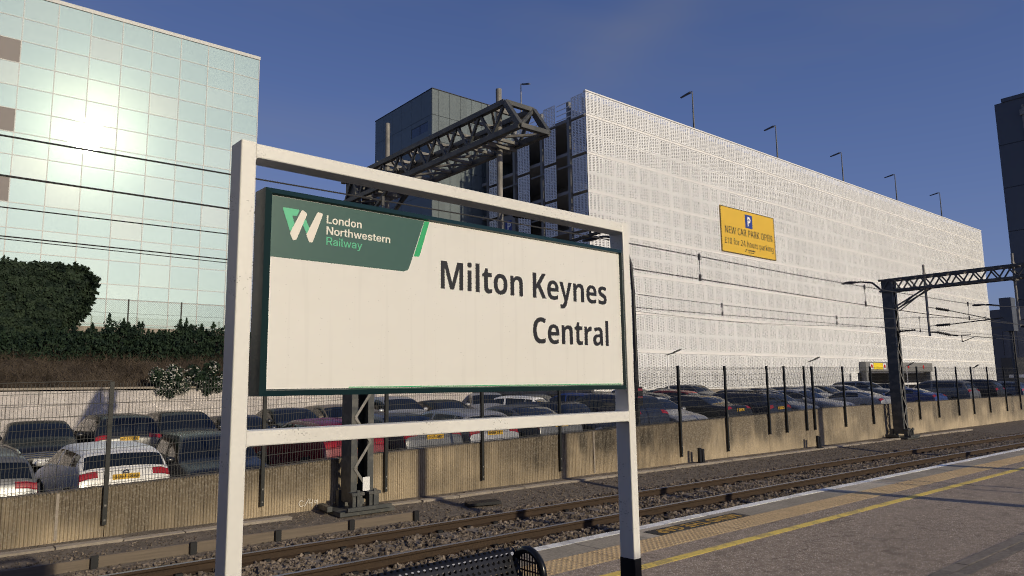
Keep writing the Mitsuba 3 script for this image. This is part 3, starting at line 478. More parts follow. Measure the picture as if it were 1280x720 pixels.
# tactile tiles with blisters
tb = MB().box(0.003, 0.397, 4.748, 5.132, -0.03, 0.001)
for i in range(6):
    for j in range(6):
        cx, cy = 0.035 + 0.066 * i, 4.778 + 0.0645 * j
        a = np.arange(6) * pi / 3
        lo = np.stack([cx + 0.0165 * np.cos(a), cy + 0.0165 * np.sin(a), 0 * a + 0.001], 1)
        hi = np.stack([cx + 0.010 * np.cos(a), cy + 0.010 * np.sin(a), 0 * a + 0.0075], 1)
        tb.add(np.vstack([lo, hi]), [[k, (k + 1) % 6, 6 + (k + 1) % 6, 6 + k] for k in range(6)]).add(hi, [[0, 1, 2], [0, 2, 3], [0, 3, 4], [0, 4, 5]])
tile = shared(tb)
for i in range(106):
    put(plat, 'tactile_tile', tile, 'm_tactile', to_world=T().translate([-0.8 + 0.4 * i, 0, float(rng.normal(0, 0.001))]))
put(plat, 'tactile_far', MB().box(41.6, 120, 4.748, 5.132, -0.03, 0.003), 'm_tactile')
# MIND THE GAP plaque, read from the track side
put(plat, 'warning_plaque', MB().box(6.30, 8.02, 5.14, 5.385, -0.01, 0.004), 'm_plaque')
put(plat, 'warning_lettering', text(MB(), 'MIND THE GAP', (7.92, 5.345, 0.004), -X_, -Y_, 0.165, 0.002, width=1.52), 'm_plaque_letter')
# two courses of edging setts, older asphalt behind them
for k, (ya, yb) in enumerate(((2.495, 2.605), (2.375, 2.487))):
    s = shared(MB().box(0.004, 0.596, ya, yb, -0.03, 0.005))
    for i in range(24):
        put(plat, 'edging_sett', s, 'm_sett', to_world=T().translate([3 + 0.6 * i + 0.3 * k, 0, float(rng.normal(0, 0.002))]))
put(plat, 'patch_asphalt', MB().box(3, 40, -6, 2.37, 0.0005, 0.004), 'm_tarmac')

# ------------------------------------------------------------------ glass office building (left)
RX, RY = 16.06, 45.0
CW = 1.61
rows = [23.2, 21.84, 20.55, 19.27, 17.97, 16.68, 15.40, 14.17, 12.92, 11.6, 10.25, 8.97, 7.63, 6.78, 5.4, 4.1, 2.8]
ofc = thing('glass_office_building', 'mirrored pale green glass office block reflecting the sun', 'building')
put(ofc, 'wall', MB().box(-30, RX, RY + 0.12, RY + 22, -1, 23.15), 'm_mullion')
put(ofc, 'roof', MB().box(-30.05, RX + 0.06, RY - 0.05, RY + 22, 23.2, 23.42), 'm_mullion')
NC = 14
for c in range(NC):
    for r in range(len(rows) - 1):
        x1, z1 = RX - c * CW - 0.02, rows[r] - 0.02
        x0, z0 = x1 - CW + 0.04, rows[r + 1] + 0.02
        louvre = c == 8 and r in (2, 5, 8)
        a, b = rng.normal(0, 0.0016, 2)
        cx, cz = (x0 + x1) / 2, (z0 + z1) / 2
        q = [[x, RY + (x - cx) * a + (z - cz) * b, z] for x, z in ((x0, z0), (x1, z0), (x1, z1), (x0, z1))]
        p = MB().hexa([q[0], q[1], [q[1][0], RY + 0.1, z0], [q[0][0], RY + 0.1, z0], q[3], q[2], [q[2][0], RY + 0.1, z1], [q[3][0], RY + 0.1, z1]])
        put(ofc, 'louvre' if louvre else 'pane', p, 'm_louvre' if louvre else f'm_pane_{rng.choice(4, p=[0.45, 0.3, 0.17, 0.08])}')
for c in range(NC + 1):
    put(ofc, 'mullion', MB().box(RX - c * CW - 0.022, RX - c * CW + 0.022, RY - 0.025, RY + 0.11, 2.8, 23.19), 'm_mullion')
for r in range(1, len(rows)):
    put(ofc, 'transom', MB().box(RX - NC * CW, RX, RY - 0.019, RY + 0.108, rows[r] - 0.02, rows[r] + 0.02), 'm_mullion')

# ------------------------------------------------------------------ multi-storey car park
CX, CY, CXE, CZT, CZB = 41.6, 40.0, 134.8, 26.12, 1.3
cp = thing('multi_storey_car_park', 'large white perforated metal multi-storey car park', 'building')
cols = [CX] + [PX0 + i * PW for i in range(60)] + [CXE]
rowz = [(26.06, 24.16)]
for i in range(7):
    zd = PZ0 - PF * i
    rowz += [(zd - 0.115, zd - 0.5 * PF + 0.0), (zd - 0.5 * PF, zd - PF + 0.115)]
rowz = [r for r in rowz if r[1] > 0.9]
far, sheets = MB(), {}
n_parts = 0
for c in range(len(cols) - 1):
    for r in range(len(rowz)):
        a, b = cols[c] + 0.014, cols[c + 1] - 0.014
        z1, z0 = rowz[r][0] - 0.012, rowz[r][1] + 0.012
        if r == len(rowz) - 1 and b > 87.6 and a < 106.6:
            continue
        size = (round(b - a, 3), round(z1 - z0, 3))
        if size not in sheets:
            m = perf_sheet(*size)
            sheets[size] = (m.mesh(), shared(m))
        o = np.array([a, CY + float(rng.normal(0, 0.004)), z0])
        if c < 21:
            put(cp, 'cladding_panel', sheets[size][1], 'm_clad_front', to_world=T().translate(o.tolist()))
        else:
            far.add(sheets[size][0][0] + o, sheets[size][0][1])
put(cp, 'cladding_far', far, 'm_clad_front', kind='stuff')
for i in range(7):
    zd = PZ0 - PF * i
    put(cp, 'cladding_strip', MB().box(CX, CXE, CY + 0.002, CY + 0.035, zd - 0.09, zd + 0.09), 'm_clad_trim')
rails = MB()
for c in cols[1:-1]:
    rails.box(c - 0.07, c + 0.07, CY + 0.105, CY + 0.2, 2.9 if 87.4 < c < 106.8 else CZB, 25.9)
for _, z in rowz:
    rails.box(CX + 0.05, CXE - 0.05, CY + 0.05, CY + 0.10, z - 0.13, z + 0.13)
put(cp, 'cladding_rails', rails, 'm_clad_trim', kind='stuff')
put(cp, 'coping', MB().box(CX - 0.03, CXE + 0.03, CY - 0.04, CY + 0.25, 26.09, 26.2), 'm_clad_trim')
for z in (1.2, 4.6, 8.0, 11.4, 14.8, 18.2, 21.6, 24.6):
    for xa, xb in ((CX + 0.5, 87.4), (106.8, CXE - 0.4)) if z < 2 else ((CX + 0.5, CXE - 0.4),):
        put(cp, 'deck', MB().box(xa, xb, CY + 0.8, 70, z - 0.28, z), 'm_deck')
    put(cp, 'deck_barrier', MB().box(106.8 if z < 2 else CX + 0.7, CXE - 0.6, CY + 2.6, CY + 2.72, z, z + 0.9), 'm_deck')
put(cp, 'roof_parapet', MB().box(CX + 0.5, CXE - 0.5, CY + 0.8, CY + 1.0, 24.6, 25.95), 'm_deck')
put(cp, 'inner_wall', MB().box(CX + 9, CXE - 0.5, 57, 57.3, 0, 24.4), 'm_deck')
for xa, xb in ((CX, 87.4), (106.8, CXE)):
    put(cp, 'plinth', MB().box(xa, xb, CY + 0.02, CY + 0.25, -1, 1.1), 'm_concrete')
put(cp, 'far_end_wall', MB().box(CXE - 0.3, CXE, CY + 0.15, 70, -1, 26.0), 'm_clad_trim')
# the end facade: screens and open bays
for ya, yb in ((40.05, 41.75), (43.75, 45.25), (47.25, 48.9), (51.5, 53.2)):
    for r in range(len(rowz)):
        put(cp, 'end_screen', shared(perf_sheet(yb - ya, rowz[r][0] - rowz[r][1] - 0.03)), 'm_clad_front', to_world=T().translate([CX, ya, rowz[r][1] + 0.015]) @ T().rotate([0, 0, 1], 90))
for ya, yb in ((41.75, 43.75), (45.25, 47.25), (48.9, 51.5), (53.2, 55)):
    ym = ya + 0.32 * (yb - ya)
    put(cp, 'end_post', MB().box(CX + 0.35, CX + 0.65, ym, ym + 0.3, -0.5, 26.0), 'm_grey_clad')
    put(cp, 'end_back_wall', MB().box(CX + 7.2, CX + 7.4, ya - 0.2, yb + 0.2, -0.5, 23.9), 'm_deck')
    for z in (25.9, 25.45, 25.0, 24.55):
        put(cp, 'handrail', MB().box(CX + 0.15, CX + 0.2, ya, yb, z - 0.03, z + 0.03), 'm_clad_trim')
    for z in (20.2, 16.2, 12.2, 8.2):
        put(cp, 'end_rail', MB().box(CX + 0.1, CX + 0.18, ya, yb, z - 0.06, z + 0.06), 'm_grey_clad')
    put(cp, 'end_light', MB().box(CX + 0.8, CX + 1.9, ym + 0.6, ym + 0.72, 21.3, 21.4), 'm_white')
    put(cp, 'end_light', MB().box(CX + 0.8, CX + 1.9, ym + 0.6, ym + 0.72, 17.9, 18.0), 'm_white')

# small blue and white P board on the end facade
pb = thing('parking_board', 'small white board with blue P on the shaded car park end', 'sign')
put(pb, 'board', MB().box(CX - 0.08, CX - 0.03, 49.3, 51.4, 15.3, 17.4), 'm_grey_clad')
put(pb, 'symbol', MB().box(CX - 0.1, CX - 0.08, 49.8, 50.7, 15.8, 16.9), 'm_blue')
put(pb, 'lettering', text(MB(), 'P', (CX - 0.1, 50.45, 16.0), -Y_, Z_, 0.7, 0.01), 'm_white')

# yellow banner on the facade
bn = thing('car_park_banner', 'yellow banner reading NEW CAR PARK OPEN on the white facade', 'banner')
bx0, bx1, bz0, bz1 = 60.03, 69.85, 14.47, 19.12
put(bn, 'sheet', MB().box(bx0, bx1, CY - 0.09, CY - 0.05, bz0, bz1), 'm_banner')
bb = MB()
for a in ((bx0, bx1, bz1 - 0.07, bz1), (bx0, bx1, bz0, bz0 + 0.07), (bx0, bx0 + 0.08, bz0 + 0.07, bz1 - 0.07), (bx1 - 0.08, bx1, bz0 + 0.07, bz1 - 0.07)):
    bb.box(a[0], a[1], CY - 0.1, CY - 0.09, a[2], a[3])
put(bn, 'border', bb, 'm_black')
F = lambda x, z: (x, CY - 0.09, z)
put(bn, 'parking_symbol', MB().box(64.35, 65.65, CY - 0.1, CY - 0.09, 17.35, 18.75), 'm_blue')
put(bn, 'parking_letter', text(MB(), 'P', (65.0, CY - 0.1, 17.55), X_, Z_, 1.0, 0.01, width=0.62, align='centre'), 'm_white')
lt = text(MB(), 'NEW CAR PARK OPEN', F(64.98, 16.42), X_, Z_, 0.72, 0.008, width=8.7, align='centre')
text(lt, '£10 for 24 hours parking', F(64.98, 15.35), X_, Z_, 0.62, 0.008, width=8.9, align='centre')
put(bn, 'lettering', lt, 'm_letter')
lg = MB()
lg.poly([(0, 0), (0.18, 0.13), (0.36, 0.13), (0.18, 0)], 0.008, (F(64.0, 14.86), X_, Z_)).poly([(0.1, 0.16), (0.28, 0.29), (0.46, 0.29), (0.28, 0.16)], 0.008, (F(64.0, 14.86), X_, Z_))
for i in range(6):
    lg.box(64.62 + 0.22 * i, 64.78 + 0.22 * i, CY - 0.098, CY - 0.09, 14.95, 15.1)
for i in range(5):
    lg.box(64.66 + 0.2 * i, 64.8 + 0.2 * i, CY - 0.098, CY - 0.09, 14.76, 14.85)
put(bn, 'operator_mark', lg, 'm_letter')

# entrance to the multi-storey
en = thing('car_park_entrance', 'low grey entrance portal with yellow height sign at the white facade', 'entrance')
ex0, ex1 = 87.4, 106.8
put(en, 'canopy', MB().box(ex0 - 0.2, ex1 + 0.2, 39.2, 39.95, 2.85, 3.98), 'm_grey_clad')
put(en, 'column', MB().box(ex0, ex0 + 0.5, 39.3, 39.9, -0.6, 2.85), 'm_grey_clad')
put(en, 'column', MB().box(ex1 - 0.5, ex1, 39.3, 39.9, -0.6, 2.85), 'm_grey_clad')
put(en, 'tunnel_ceiling', MB().box(ex0, ex1, 40.15, 57, 2.70, 2.85), 'm_deck')
put(en, 'side_wall', MB().box(ex1 - 0.2, ex1, 40.2, 57, -0.6, 2.69), 'm_deck')
put(en, 'side_wall', MB().box(ex0, ex0 + 0.2, 40.2, 57, -0.6, 2.69), 'm_deck')
put(en, 'height_sign', MB().box(89.1, 91.6, 39.13, 39.2, 3.08, 3.84), 'm_yellow')
put(en, 'entry_sign', MB().box(88.2, 89.0, 39.13, 39.2, 3.08, 3.8), 'm_white')
put(en, 'entry_sign', MB().box(91.7, 92.5, 39.13, 39.2, 3.08, 3.8), 'm_white')
rd = MB()
for x in (88.6, 92.1, 99.2, 104.0):
    a = np.arange(12) * pi / 6
    rd.poly(np.stack([0.24 * np.cos(a), 0.24 * np.sin(a)], 1), 0.02, ((x, 39.13 if x < 95 else 39.2, 3.44), X_, Z_))
put(en, 'no_entry_disc', rd, 'm_red')
put(en, 'ticket_machine', MB().box(107.6, 108.6, 39.0, 39.8, -0.6, 1.1), 'm_banner')
put(en, 'notice_board', MB().box(84.6, 86.2, 39.8, 39.85, 0.9, 2.6), 'm_white')

# ------------------------------------------------------------------ dark stair tower
tw = thing('stair_tower', 'dark flat-roofed stair tower standing behind the white car park end', 'tower')
TX0, TX1, TY0, TY1, TZ = 36.2, 47.0, 55.0, 66.0, 30.0
put(tw, 'wall', MB().box(TX0 + 0.06, TX1, TY0 + 0.06, TY1, -1, TZ - 0.05), 'm_black')
xs = [TX0, 36.95] + [36.95 + 1.3 * i for i in range(1, 9)]
zs = [TZ, 27.45, 24.9, 22.35, 19.8, 17.25, 14.7, 12.15, 9.6, 7.0, 4.5, 2.0, -0.5]
for i in range(len(xs) - 1):
    for j in range(len(zs) - 1):
        put(tw, 'front_panel', MB().box(xs[i] + 0.02, xs[i + 1] - 0.02, TY0, TY0 + 0.06, zs[j + 1] + 0.02, zs[j] - 0.02), 'm_tower')
ysd = [TY0 + 0.07 + 1.82 * i for i in range(7)]
for i in range(6):
    for j in range(len(zs) - 1):
        if j == 1 and i in (0, 1):
            continue
        put(tw, 'side_panel', MB().box(TX0, TX0 + 0.06, ysd[i] + 0.015, ysd[i + 1] - 0.015, zs[j + 1] + 0.015, zs[j] - 0.015), 'm_tower')
put(tw, 'window_surround', MB().box(TX0, TX0 + 0.06, TY0 + 0.08, ysd[2] - 0.015, 26.95, 27.43).box(TX0, TX0 + 0.06, TY0 + 0.08, ysd[2] - 0.015, 24.92, 26.0).box(TX0, TX0 + 0.06, TY0 + 0.08, 55.7, 26.0, 26.95), 'm_tower')
wn = put(tw, 'window', MB().box(TX0 + 0.05, TX0 + 0.07, 55.7, 58.7, 26.0, 26.95), 'm_window')
put(wn, 'frame', MB().box(TX0 + 0.03, TX0 + 0.05, 57.15, 57.22, 26.0, 26.95), 'm_black')
put(tw, 'roof', MB().box(TX0 - 0.03, TX1, TY0 - 0.03, TY1 + 0.03, TZ, TZ + 0.09), 'm_black')
put(tw, 'window', MB().box(TX0 - 0.01, TX0, 60.2, 61.6, 20.2, 20.6), 'm_window')

# ------------------------------------------------------------------ dark station tower and distant block (right)
st = thing('station_tower', 'tall dark clad tower at the right edge of the photo', 'tower')
put(st, 'wall', MB().box(150, 175, 8, 40.26, -1, 51.9), 'm_dark_clad')
put(st, 'parapet', MB().box(149.8, 175, 8, 39.1, 51.9, 52.6), 'm_dark_clad')
for z in (20, 28, 36, 44):
    put(st, 'panel_joint', MB().box(149.95, 150.0, 8, 40.26, z - 0.05, z + 0.05), 'm_black')
put(st, 'downpipe', MB().box(149.6, 150, 35.75, 36.1, 30, 50.5).box(149.4, 150, 35.6, 36.4, 48.6, 49.6), 'm_galv')
eq = thing('equipment_cabinet', 'dark equipment cabinet on a post by the dark tower', 'cabinet')
put(eq, 'case', MB().box(55.0, 55.9, 15.05, 15.72, 4.75, 6.95), 'm_dark_clad')
put(eq, 'post', MB().box(55.4, 55.55, 15.3, 15.45, -0.9, 4.75), 'm_dark_clad')
fb = thing('distant_office_block', 'dark blue block beyond the far end of the white facade', 'building')
put(fb, 'wall', MB().box(140, 160, 30, 44, -1, 13.3), 'm_blue_clad')
for y in (32.0, 34.0, 36.0, 38.0, 40.0):
    put(fb, 'cladding_joint', MB().box(139.98, 140.0, y - 0.03, y + 0.03, 5.5, 13.3), 'm_black')
put(fb, 'band', MB().box(139.9, 140, 30, 44, 10.2, 10.5), 'm_dark_clad')
put(fb, 'lower_glazing', MB().box(139.9, 140, 33.5, 40.6, 0, 5.2), 'm_window')  # dark sheet standing in for the shade inside the lower recess
put(fb, 'strip_light', MB().box(139.6, 139.9, 37.0, 39.6, 1.9, 2.4), 'm_white')

# ------------------------------------------------------------------ block retaining wall, embankment
rw = thing('block_retaining_wall', 'pale concrete block retaining wall behind the back row of cars', 'wall')
BY, BXE = 28.6, 21.2
put(rw, 'core', MB().box(-12, BXE - 0.05, BY + 0.08, BY + 0.5, -1, 1.66), 'm_block')
for j in range(6):
    z0 = -0.95 + 0.44 * j
    off = 0.9 if j % 2 else 0.0
    x = -12 + off
    while x < BXE:
        x1 = min(x + 1.8, BXE)
        zt = min(z0 + 0.43, 1.72)
        put(rw, 'block', MB().box(x + 0.008, x1 - 0.008, BY + float(rng.normal(0, 0.006)), BY + 0.1, z0 + 0.004, zt), 'm_block')
        x = x1
put(rw, 'coping', MB().box(-12, BXE, BY - 0.03, BY + 0.5, 1.725, 1.80), 'm_concrete')
xs, ys = np.linspace(-14, 30, 90), np.linspace(BY + 0.3, 44.9, 50)
gx, gy = np.meshgrid(xs, ys, indexing='ij')
gz = np.interp(gy, [28.9, 30, 36, 39.6, 40.4, 45], [1.6, 1.9, 4.0, 4.55, 4.6, 3.0]) * np.interp(gx, [-14, 20.5, 23.5, 30], [1, 1, 0, 0]) + np.interp(gx, [20.5, 23.5], [0, -1.2])
gz = gz + 0.35 * (meshkit.fbm(np.stack([gx * 0.9, gy * 0.9, 0 * gx], -1), 3, 9) - 0.5) * np.interp(gy, [28.9, 30], [0.1, 1])
idx = np.arange(gx.size).reshape(gx.shape)
quad = np.stack([idx[:-1, :-1], idx[1:, :-1], idx[1:, 1:], idx[:-1, 1:]], -1).reshape(-1, 4)
one('embankment_terrain', MB().add(np.stack([gx, gy, gz], -1).reshape(-1, 3), quad), 'm_soil', 'brown earth bank above the block wall', kind='structure', smooth=True)
uw = thing('upper_boundary_wall', 'low grey concrete wall at the foot of the glass facade', 'wall')
for i in range(12):
    put(uw, 'panel', MB().box(-12 + 2.5 * i + 0.012, -9.5 + 2.5 * i - 0.012, 40, 40.2, 3.5, 4.84), 'm_concrete')
uf = thing('upper_fence', 'chain link fence on thin posts along the low wall by the glass', 'fence')
for i in range(12):
    put(uf, 'post', MB().box(-9.52 + 2.52 * i, -9.46 + 2.52 * i, 40.08, 40.14, 4.84, 6.28 if i % 1 == 0 else 5.6), 'm_fence')
w = MB()
for s in (1, -1):
    for i in range(-10, 300):
        x0 = -12 + 0.1 * i if s > 0 else -12 + 0.1 * i + 1.4
        x1 = x0 + s * 1.4
        if x0 < 20 and x1 < 20:
            w.bar((x0, 40.06, 4.86), (x1, 40.06, 6.24), 0.006)
for z in (4.9, 5.55, 6.24):
    w.bar((-12, 40.06, z), (20, 40.06, z), 0.012)
put(uf, 'mesh_panel', w, 'm_mesh_wire')

# added unseen building darkens the posts' left sides; its canopy shades the sign foot
shade_bld = thing('platform_building', 'long dark brick building added out of view to shade the sign posts', 'building')
put(shade_bld, 'wall', MB().box(-18, -3.5, -28, 4.2, 0, 10), 'm_dark_brick')
put(shade_bld, 'canopy', MB().box(-3.5, 6.1, -28, -9.35, 4.3, 4.5), 'm_dark_clad')
for y in (-26, -20, -14, -10):
    put(shade_bld, 'canopy_column', MB().tube([(5.2, y, 0), (5.2, y, 4.3)], 0.09, 10), 'm_galv')
put(shade_bld, 'roof', MB().box(-18.4, -3.1, -28.4, 4.6, 10, 10.4), 'm_dark_clad')
for y in range(-26, 3, 4):
    put(shade_bld, 'window', MB().box(-3.5, -3.46, y, y + 2.2, 1.2, 3.2), 'm_window')
    put(shade_bld, 'window', MB().box(-3.5, -3.46, y, y + 2.2, 5.0, 6.8), 'm_window')
# painted bays of the car park
bay = thing('parking_bay_lines', 'white painted bay lines between the parked cars', 'road marking')
for i in range(18):
    for y0, y1 in ((16.0, 20.4), (24.2, 28.4)):
        x = -1.1 + 2.35 * i
        if y0 < 20 or x < 20:
            z0, z1 = float(cp_z(x, y0)), float(cp_z(x, y1))
            put(bay, 'line', MB().hexa([[x, y0, z0 + .001], [x + .1, y0, z0 + .001], [x + .1, y1, z1 + .001], [x, y1, z1 + .001], [x, y0, z0 + .006], [x + .1, y0, z0 + .006], [x + .1, y1, z1 + .006], [x, y1, z1 + .006]]), 'm_white_line')

# ================================================================== TRACK AND LINESIDE
RZ = -0.90
trk = thing('railway_track', 'rusty rails of the track running past the platform', 'track')
trk1 = thing('railway_track', 'rails of the sunken track right under the platform edge', 'track')
head = [(-.035, 0), (.035, 0), (.035, -.035), (.012, -.055), (.012, -.135), (.07, -.155), (.07, -.165), (-.07, -.165), (-.07, -.155), (-.012, -.135), (-.012, -.055), (-.035, -.035)]
xs = np.concatenate([np.arange(-12, 60, 1.5), np.arange(60, 121, 6)])


def rail(key, yc):
    v, f, k = [], [], len(head)
    for x in xs:
        o = yc + float(bend(x))
        v += [(x, o + a, RZ + b) for a, b in head]
    for i in range(len(xs) - 1):
        f += [[i * k + j, i * k + (j + 1) % k, (i + 1) * k + (j + 1) % k, (i + 1) * k + j] for j in range(k)]
    r = put(key, 'rail', MB().add(v, f), 'm_rust')
    t = MB()
    for x0, x1 in zip(xs, xs[1:]):
        a, b = yc + float(bend(x0)), yc + float(bend(x1))
        t.hexa([[x0, a - .03, RZ], [x1, b - .03, RZ], [x1, b + .03, RZ], [x0, a + .03, RZ], [x0, a - .026, RZ + .004], [x1, b - .026, RZ + .004], [x1, b + .026, RZ + .004], [x0, a + .026, RZ + .004]])
    put(r, 'running_surface', t, 'm_rail_top')


R1, R2 = 9.93, 11.60
rail(trk, R1)
rail(trk, R2)
rail(trk1, 6.36)
rail(trk1, 7.86)
slp = shared(MB().box(-0.13, 0.13, 9.45, 12.1, -1.22, -1.068))
clip = MB()
for y in (R1, R2):
    for s in (-1, 1):
        clip.box(-0.05, 0.05, y + s * 0.09 - 0.035, y + s * 0.09 + 0.035, -1.068, -1.02)
clip, clips = clip.mesh(), MB()
for i in range(100):
    x = -2 + 0.65 * i
    o = [x, float(bend(x)), float(rng.normal(0, 0.006))]
    s = put(trk, 'sleeper', slp, 'm_sleeper', to_world=T().translate(o))
    if i < 60:
        clips.add(clip[0] + o, clip[1])


put(trk, 'rail_clips', clips, 'm_black', kind='stuff')


# ballast: loose angular stones
def stone():
    p = rng.normal(size=(11, 3))
    p /= np.linalg.norm(p, axis=1, keepdims=True)
    h = trimesh.convex.convex_hull(p * rng.uniform(0.75, 1.1, (11, 1)))
    return np.array(h.vertices), np.array(h.faces)


stones = [stone() for _ in range(10)]


def scatter(n, fx, fy, fz, size):
    mv, mf, at = [], [], 0
    x = fx(n)
    y = fy(n)
    keep = np.ones(n, bool)
    for lo, hi in ((R1 - 0.08, R1 + 0.08), (R2 - 0.08, R2 + 0.08)):
        keep &= (y < lo) | (y > hi)
    x, y = x[keep], y[keep]
    z = fz(x, y)
    y = y + bend(x)
    for k, (sv, sf) in enumerate(stones):
        m = np.arange(len(x)) % len(stones) == k
        c = np.stack([x[m], y[m], z[m]], 1)
        s = size * rng.uniform(0.6, 1.35, (m.sum(), 1, 1)) * rng.uniform(0.7, 1.2, (m.sum(), 1, 3))
        q = rng.normal(size=(m.sum(), 4))
        q /= np.linalg.norm(q, axis=1, keepdims=True)
        w, a, b, d = q.T
        R = np.stack([1 - 2 * (b * b + d * d), 2 * (a * b - w * d), 2 * (a * d + w * b), 2 * (a * b + w * d), 1 - 2 * (a * a + d * d), 2 * (b * d - w * a),
                      2 * (a * d - w * b), 2 * (b * d + w * a), 1 - 2 * (a * a + b * b)], -1).reshape(-1, 3, 3)
        v = np.einsum('nij,nkj->nki', R, sv[None] * s) + c[:, None]
        mv.append(v.reshape(-1, 3))
        mf.append((sf[None] + (np.arange(m.sum()) * len(sv))[:, None, None]).reshape(-1, 3) + at)
        at += m.sum() * len(sv)
    return np.vstack(mv), np.vstack(mf)


def bal_z(x, y):
    base = np.interp(y, [8.6, 9.3, R1 - .2, R1 + .3, (R1 + R2) / 2, R2 - .3, R2 + .25, 12.25, 12.6], [-1.16, -1.06, -1.06, -1.08, -1.07, -1.09, -1.04, -1.02, -1.05])
    return base + rng.uniform(-0.03, 0.02, len(x)) + 0.04 * (meshkit.fbm(np.stack([x * 2.2, y * 2.2, 0 * x], -1), 2, 2) - 0.5)


sv, sf = scatter(42000, lambda n: 1.5 + 43 * rng.random(n) ** 1.45, lambda n: rng.uniform(8.6, 12.55, n), bal_z, 0.043)
one('ballast_gravel', MB().add(sv, sf), 'm_stone', 'grey brown ballast stones around the rails', kind='stuff')
sv, sf = scatter(7000, lambda n: 1 + 40 * rng.random(n) ** 1.3, lambda n: rng.uniform(12.4, 14.5, n), lambda x, y: np.interp(y, [12.2, 12.75, 13.3, 14.75], [-1.08, -1.02, -0.97, -0.885]) + 0 * x, 0.018)
one('cess_gravel', MB().add(sv, sf), 'm_stone', 'fine scattered grit between ballast and wall', kind='stuff')

# lineside concrete strip, edging boards, posts
tr = thing('cable_trough', 'pale concrete cable trough lids along the wall foot', 'cable trough')
for i in range(44):
    x = -2 + 1.0 * i
    if 6.4 < x + .5 < 8.0:
        continue
    o = 14.02 + (0.06 if x < 9 else 0) + float(bend(x)) * 0.4
    put(tr, 'lid', MB().box(x + 0.01, x + 0.99, o, o + 0.22, -0.96, -0.885 + float(rng.normal(0, 0.008))), 'm_concrete')
eb = thing('edging_boards', 'weathered edging boards with dark pegs beside the ballast', 'edging')
for i in range(7):
    x = -1.9 + 1.42 * i
    put(eb, 'board', MB().box(x, x + 1.36, 12.78, 12.84, -1.08, -0.87 + float(rng.normal(0, 0.008))), 'm_timber')
    put(eb, 'peg', MB().box(x + 1.34, x + 1.44, 12.71, 12.775, -1.08, -0.84), 'm_black')
for (x, y, lab) in ((19.6, 14.22, 'short black marker post at the wall foot, nearer of two'), (26.9, 14.1, 'short black marker post at the wall foot, farther of two')):
    mp = thing('marker_post', lab, 'post', 'marker posts')
    put(mp, 'stake', MB().box(x - .13, x - .02, y - .04, y + .04, -1, -0.42).box(x + .02, x + .13, y - .04, y + .04, -1, -0.46), 'm_black')
    put(mp, 'foot', MB().box(x - .16, x + .2, y - .09, y + .08, -0.95, -0.86), 'm_black')
one('cable_cover', MB().hexa([[9.55, 13.05, -0.97], [10.3, 12.85, -0.97], [10.38, 13.2, -0.97], [9.65, 13.35, -0.97], [9.55, 13.05, -0.92], [10.3, 12.85, -0.91], [10.38, 13.2, -0.9], [9.65, 13.35, -0.91]]),
    'm_black', 'black rubber cable cover lying beside the ballast', 'cable cover')

# ------------------------------------------------------------------ lineside wall
WX = np.array([-12, 1.25, 2.75, 5.6, 8, 16, 29, 53, 60])
WZ = np.array([-0.25, -0.09, -0.04, 0.04, 0.16, 0.34, 0.57, 0.60, 0.60])
WY = 14.62
wall = thing('lineside_wall', 'stained ribbed concrete wall between the tracks and the car park', 'wall')
posts_x = [-10.8, -8.1, -5.4, -2.65, 0.05, 2.77, 5.55, 8.35, 11.08, 13.75, 16.4, 19.05, 21.63, 24.3, 26.98, 30.16, 32.75, 35.3, 37.75, 40.1, 42.8, 45.0, 47.55, 50.4, 53.0, 55.8]
edges = [x + 0.02 for x in posts_x]
for i, (a, b) in enumerate(zip(edges, edges[1:])):
    dep, pitch = (0.020, 0.056) if a < 17 else ((0.010, 0.07) if a < 29 else (0.005, 0.15))
    n = max(4, int((b - a - 0.016) / pitch)) if a < 45 else 6
    px = np.linspace(a + 0.008, b - 0.008, n * 4 + 1)
    py = WY - dep * np.array([0, 0, 1, 1])[np.arange(len(px)) % 4] * (0.75 + 0.5 * rng.random(len(px)))
    top = np.interp(px, WX, WZ) + 0.004 * rng.normal(size=len(px))
    v = np.concatenate([np.stack([px, py, 0 * px - 1.3], 1), np.stack([px, py, top], 1), np.stack([px, 0 * px + WY + 0.26, top], 1), np.stack([px, 0 * px + WY + 0.26, 0 * px - 1.3], 1)])
    m = len(px)
    f = [[r * m + k, r * m + k + 1, (r + 1) * m + k + 1, (r + 1) * m + k] for r in range(3) for k in range(m - 1)] + [[0, m, 2 * m, 3 * m], [m - 1, 4 * m - 1, 3 * m - 1, 2 * m - 1]]
    put(wall, 'panel', MB().add(v, f), 'm_wall')
put(wall, 'core', MB().box(-12, 55.9, WY + 0.06, WY + 0.2, -1.3, -0.3), 'm_wall')
for x in (2.06, 15.1):
    zt = float(np.interp(x, WX, WZ))
    put(wall, 'joint_filler', MB().box(x - 0.022, x + 0.022, WY - 0.034, WY, -0.85, zt - 0.02), 'm_concrete', label='pale filled joint in the wall')
gr = MB()
for pts in ([(6.446, -0.687), (6.379, -0.663), (6.340, -0.723), (6.379, -0.789), (6.446, -0.771)], [(6.463, -0.795), (6.558, -0.645)], [(6.592, -0.651), (6.558, -0.735), (6.637, -0.735)], [(6.637, -0.663), (6.626, -0.819)], [(6.749, -0.711), (6.693, -0.687), (6.687, -0.747), (6.749, -0.723), (6.749, -0.675), (6.732, -0.831)]):
    for p, q in zip(pts, pts[1:]):
        gr.bar((p[0], WY - 0.026, p[1]), (q[0], WY - 0.026, q[1]), 0.012, 0.006, up=(0, 1, 0))
put(wall, 'graffiti', gr, 'm_letter_white', label='small white scrawled number on the wall')
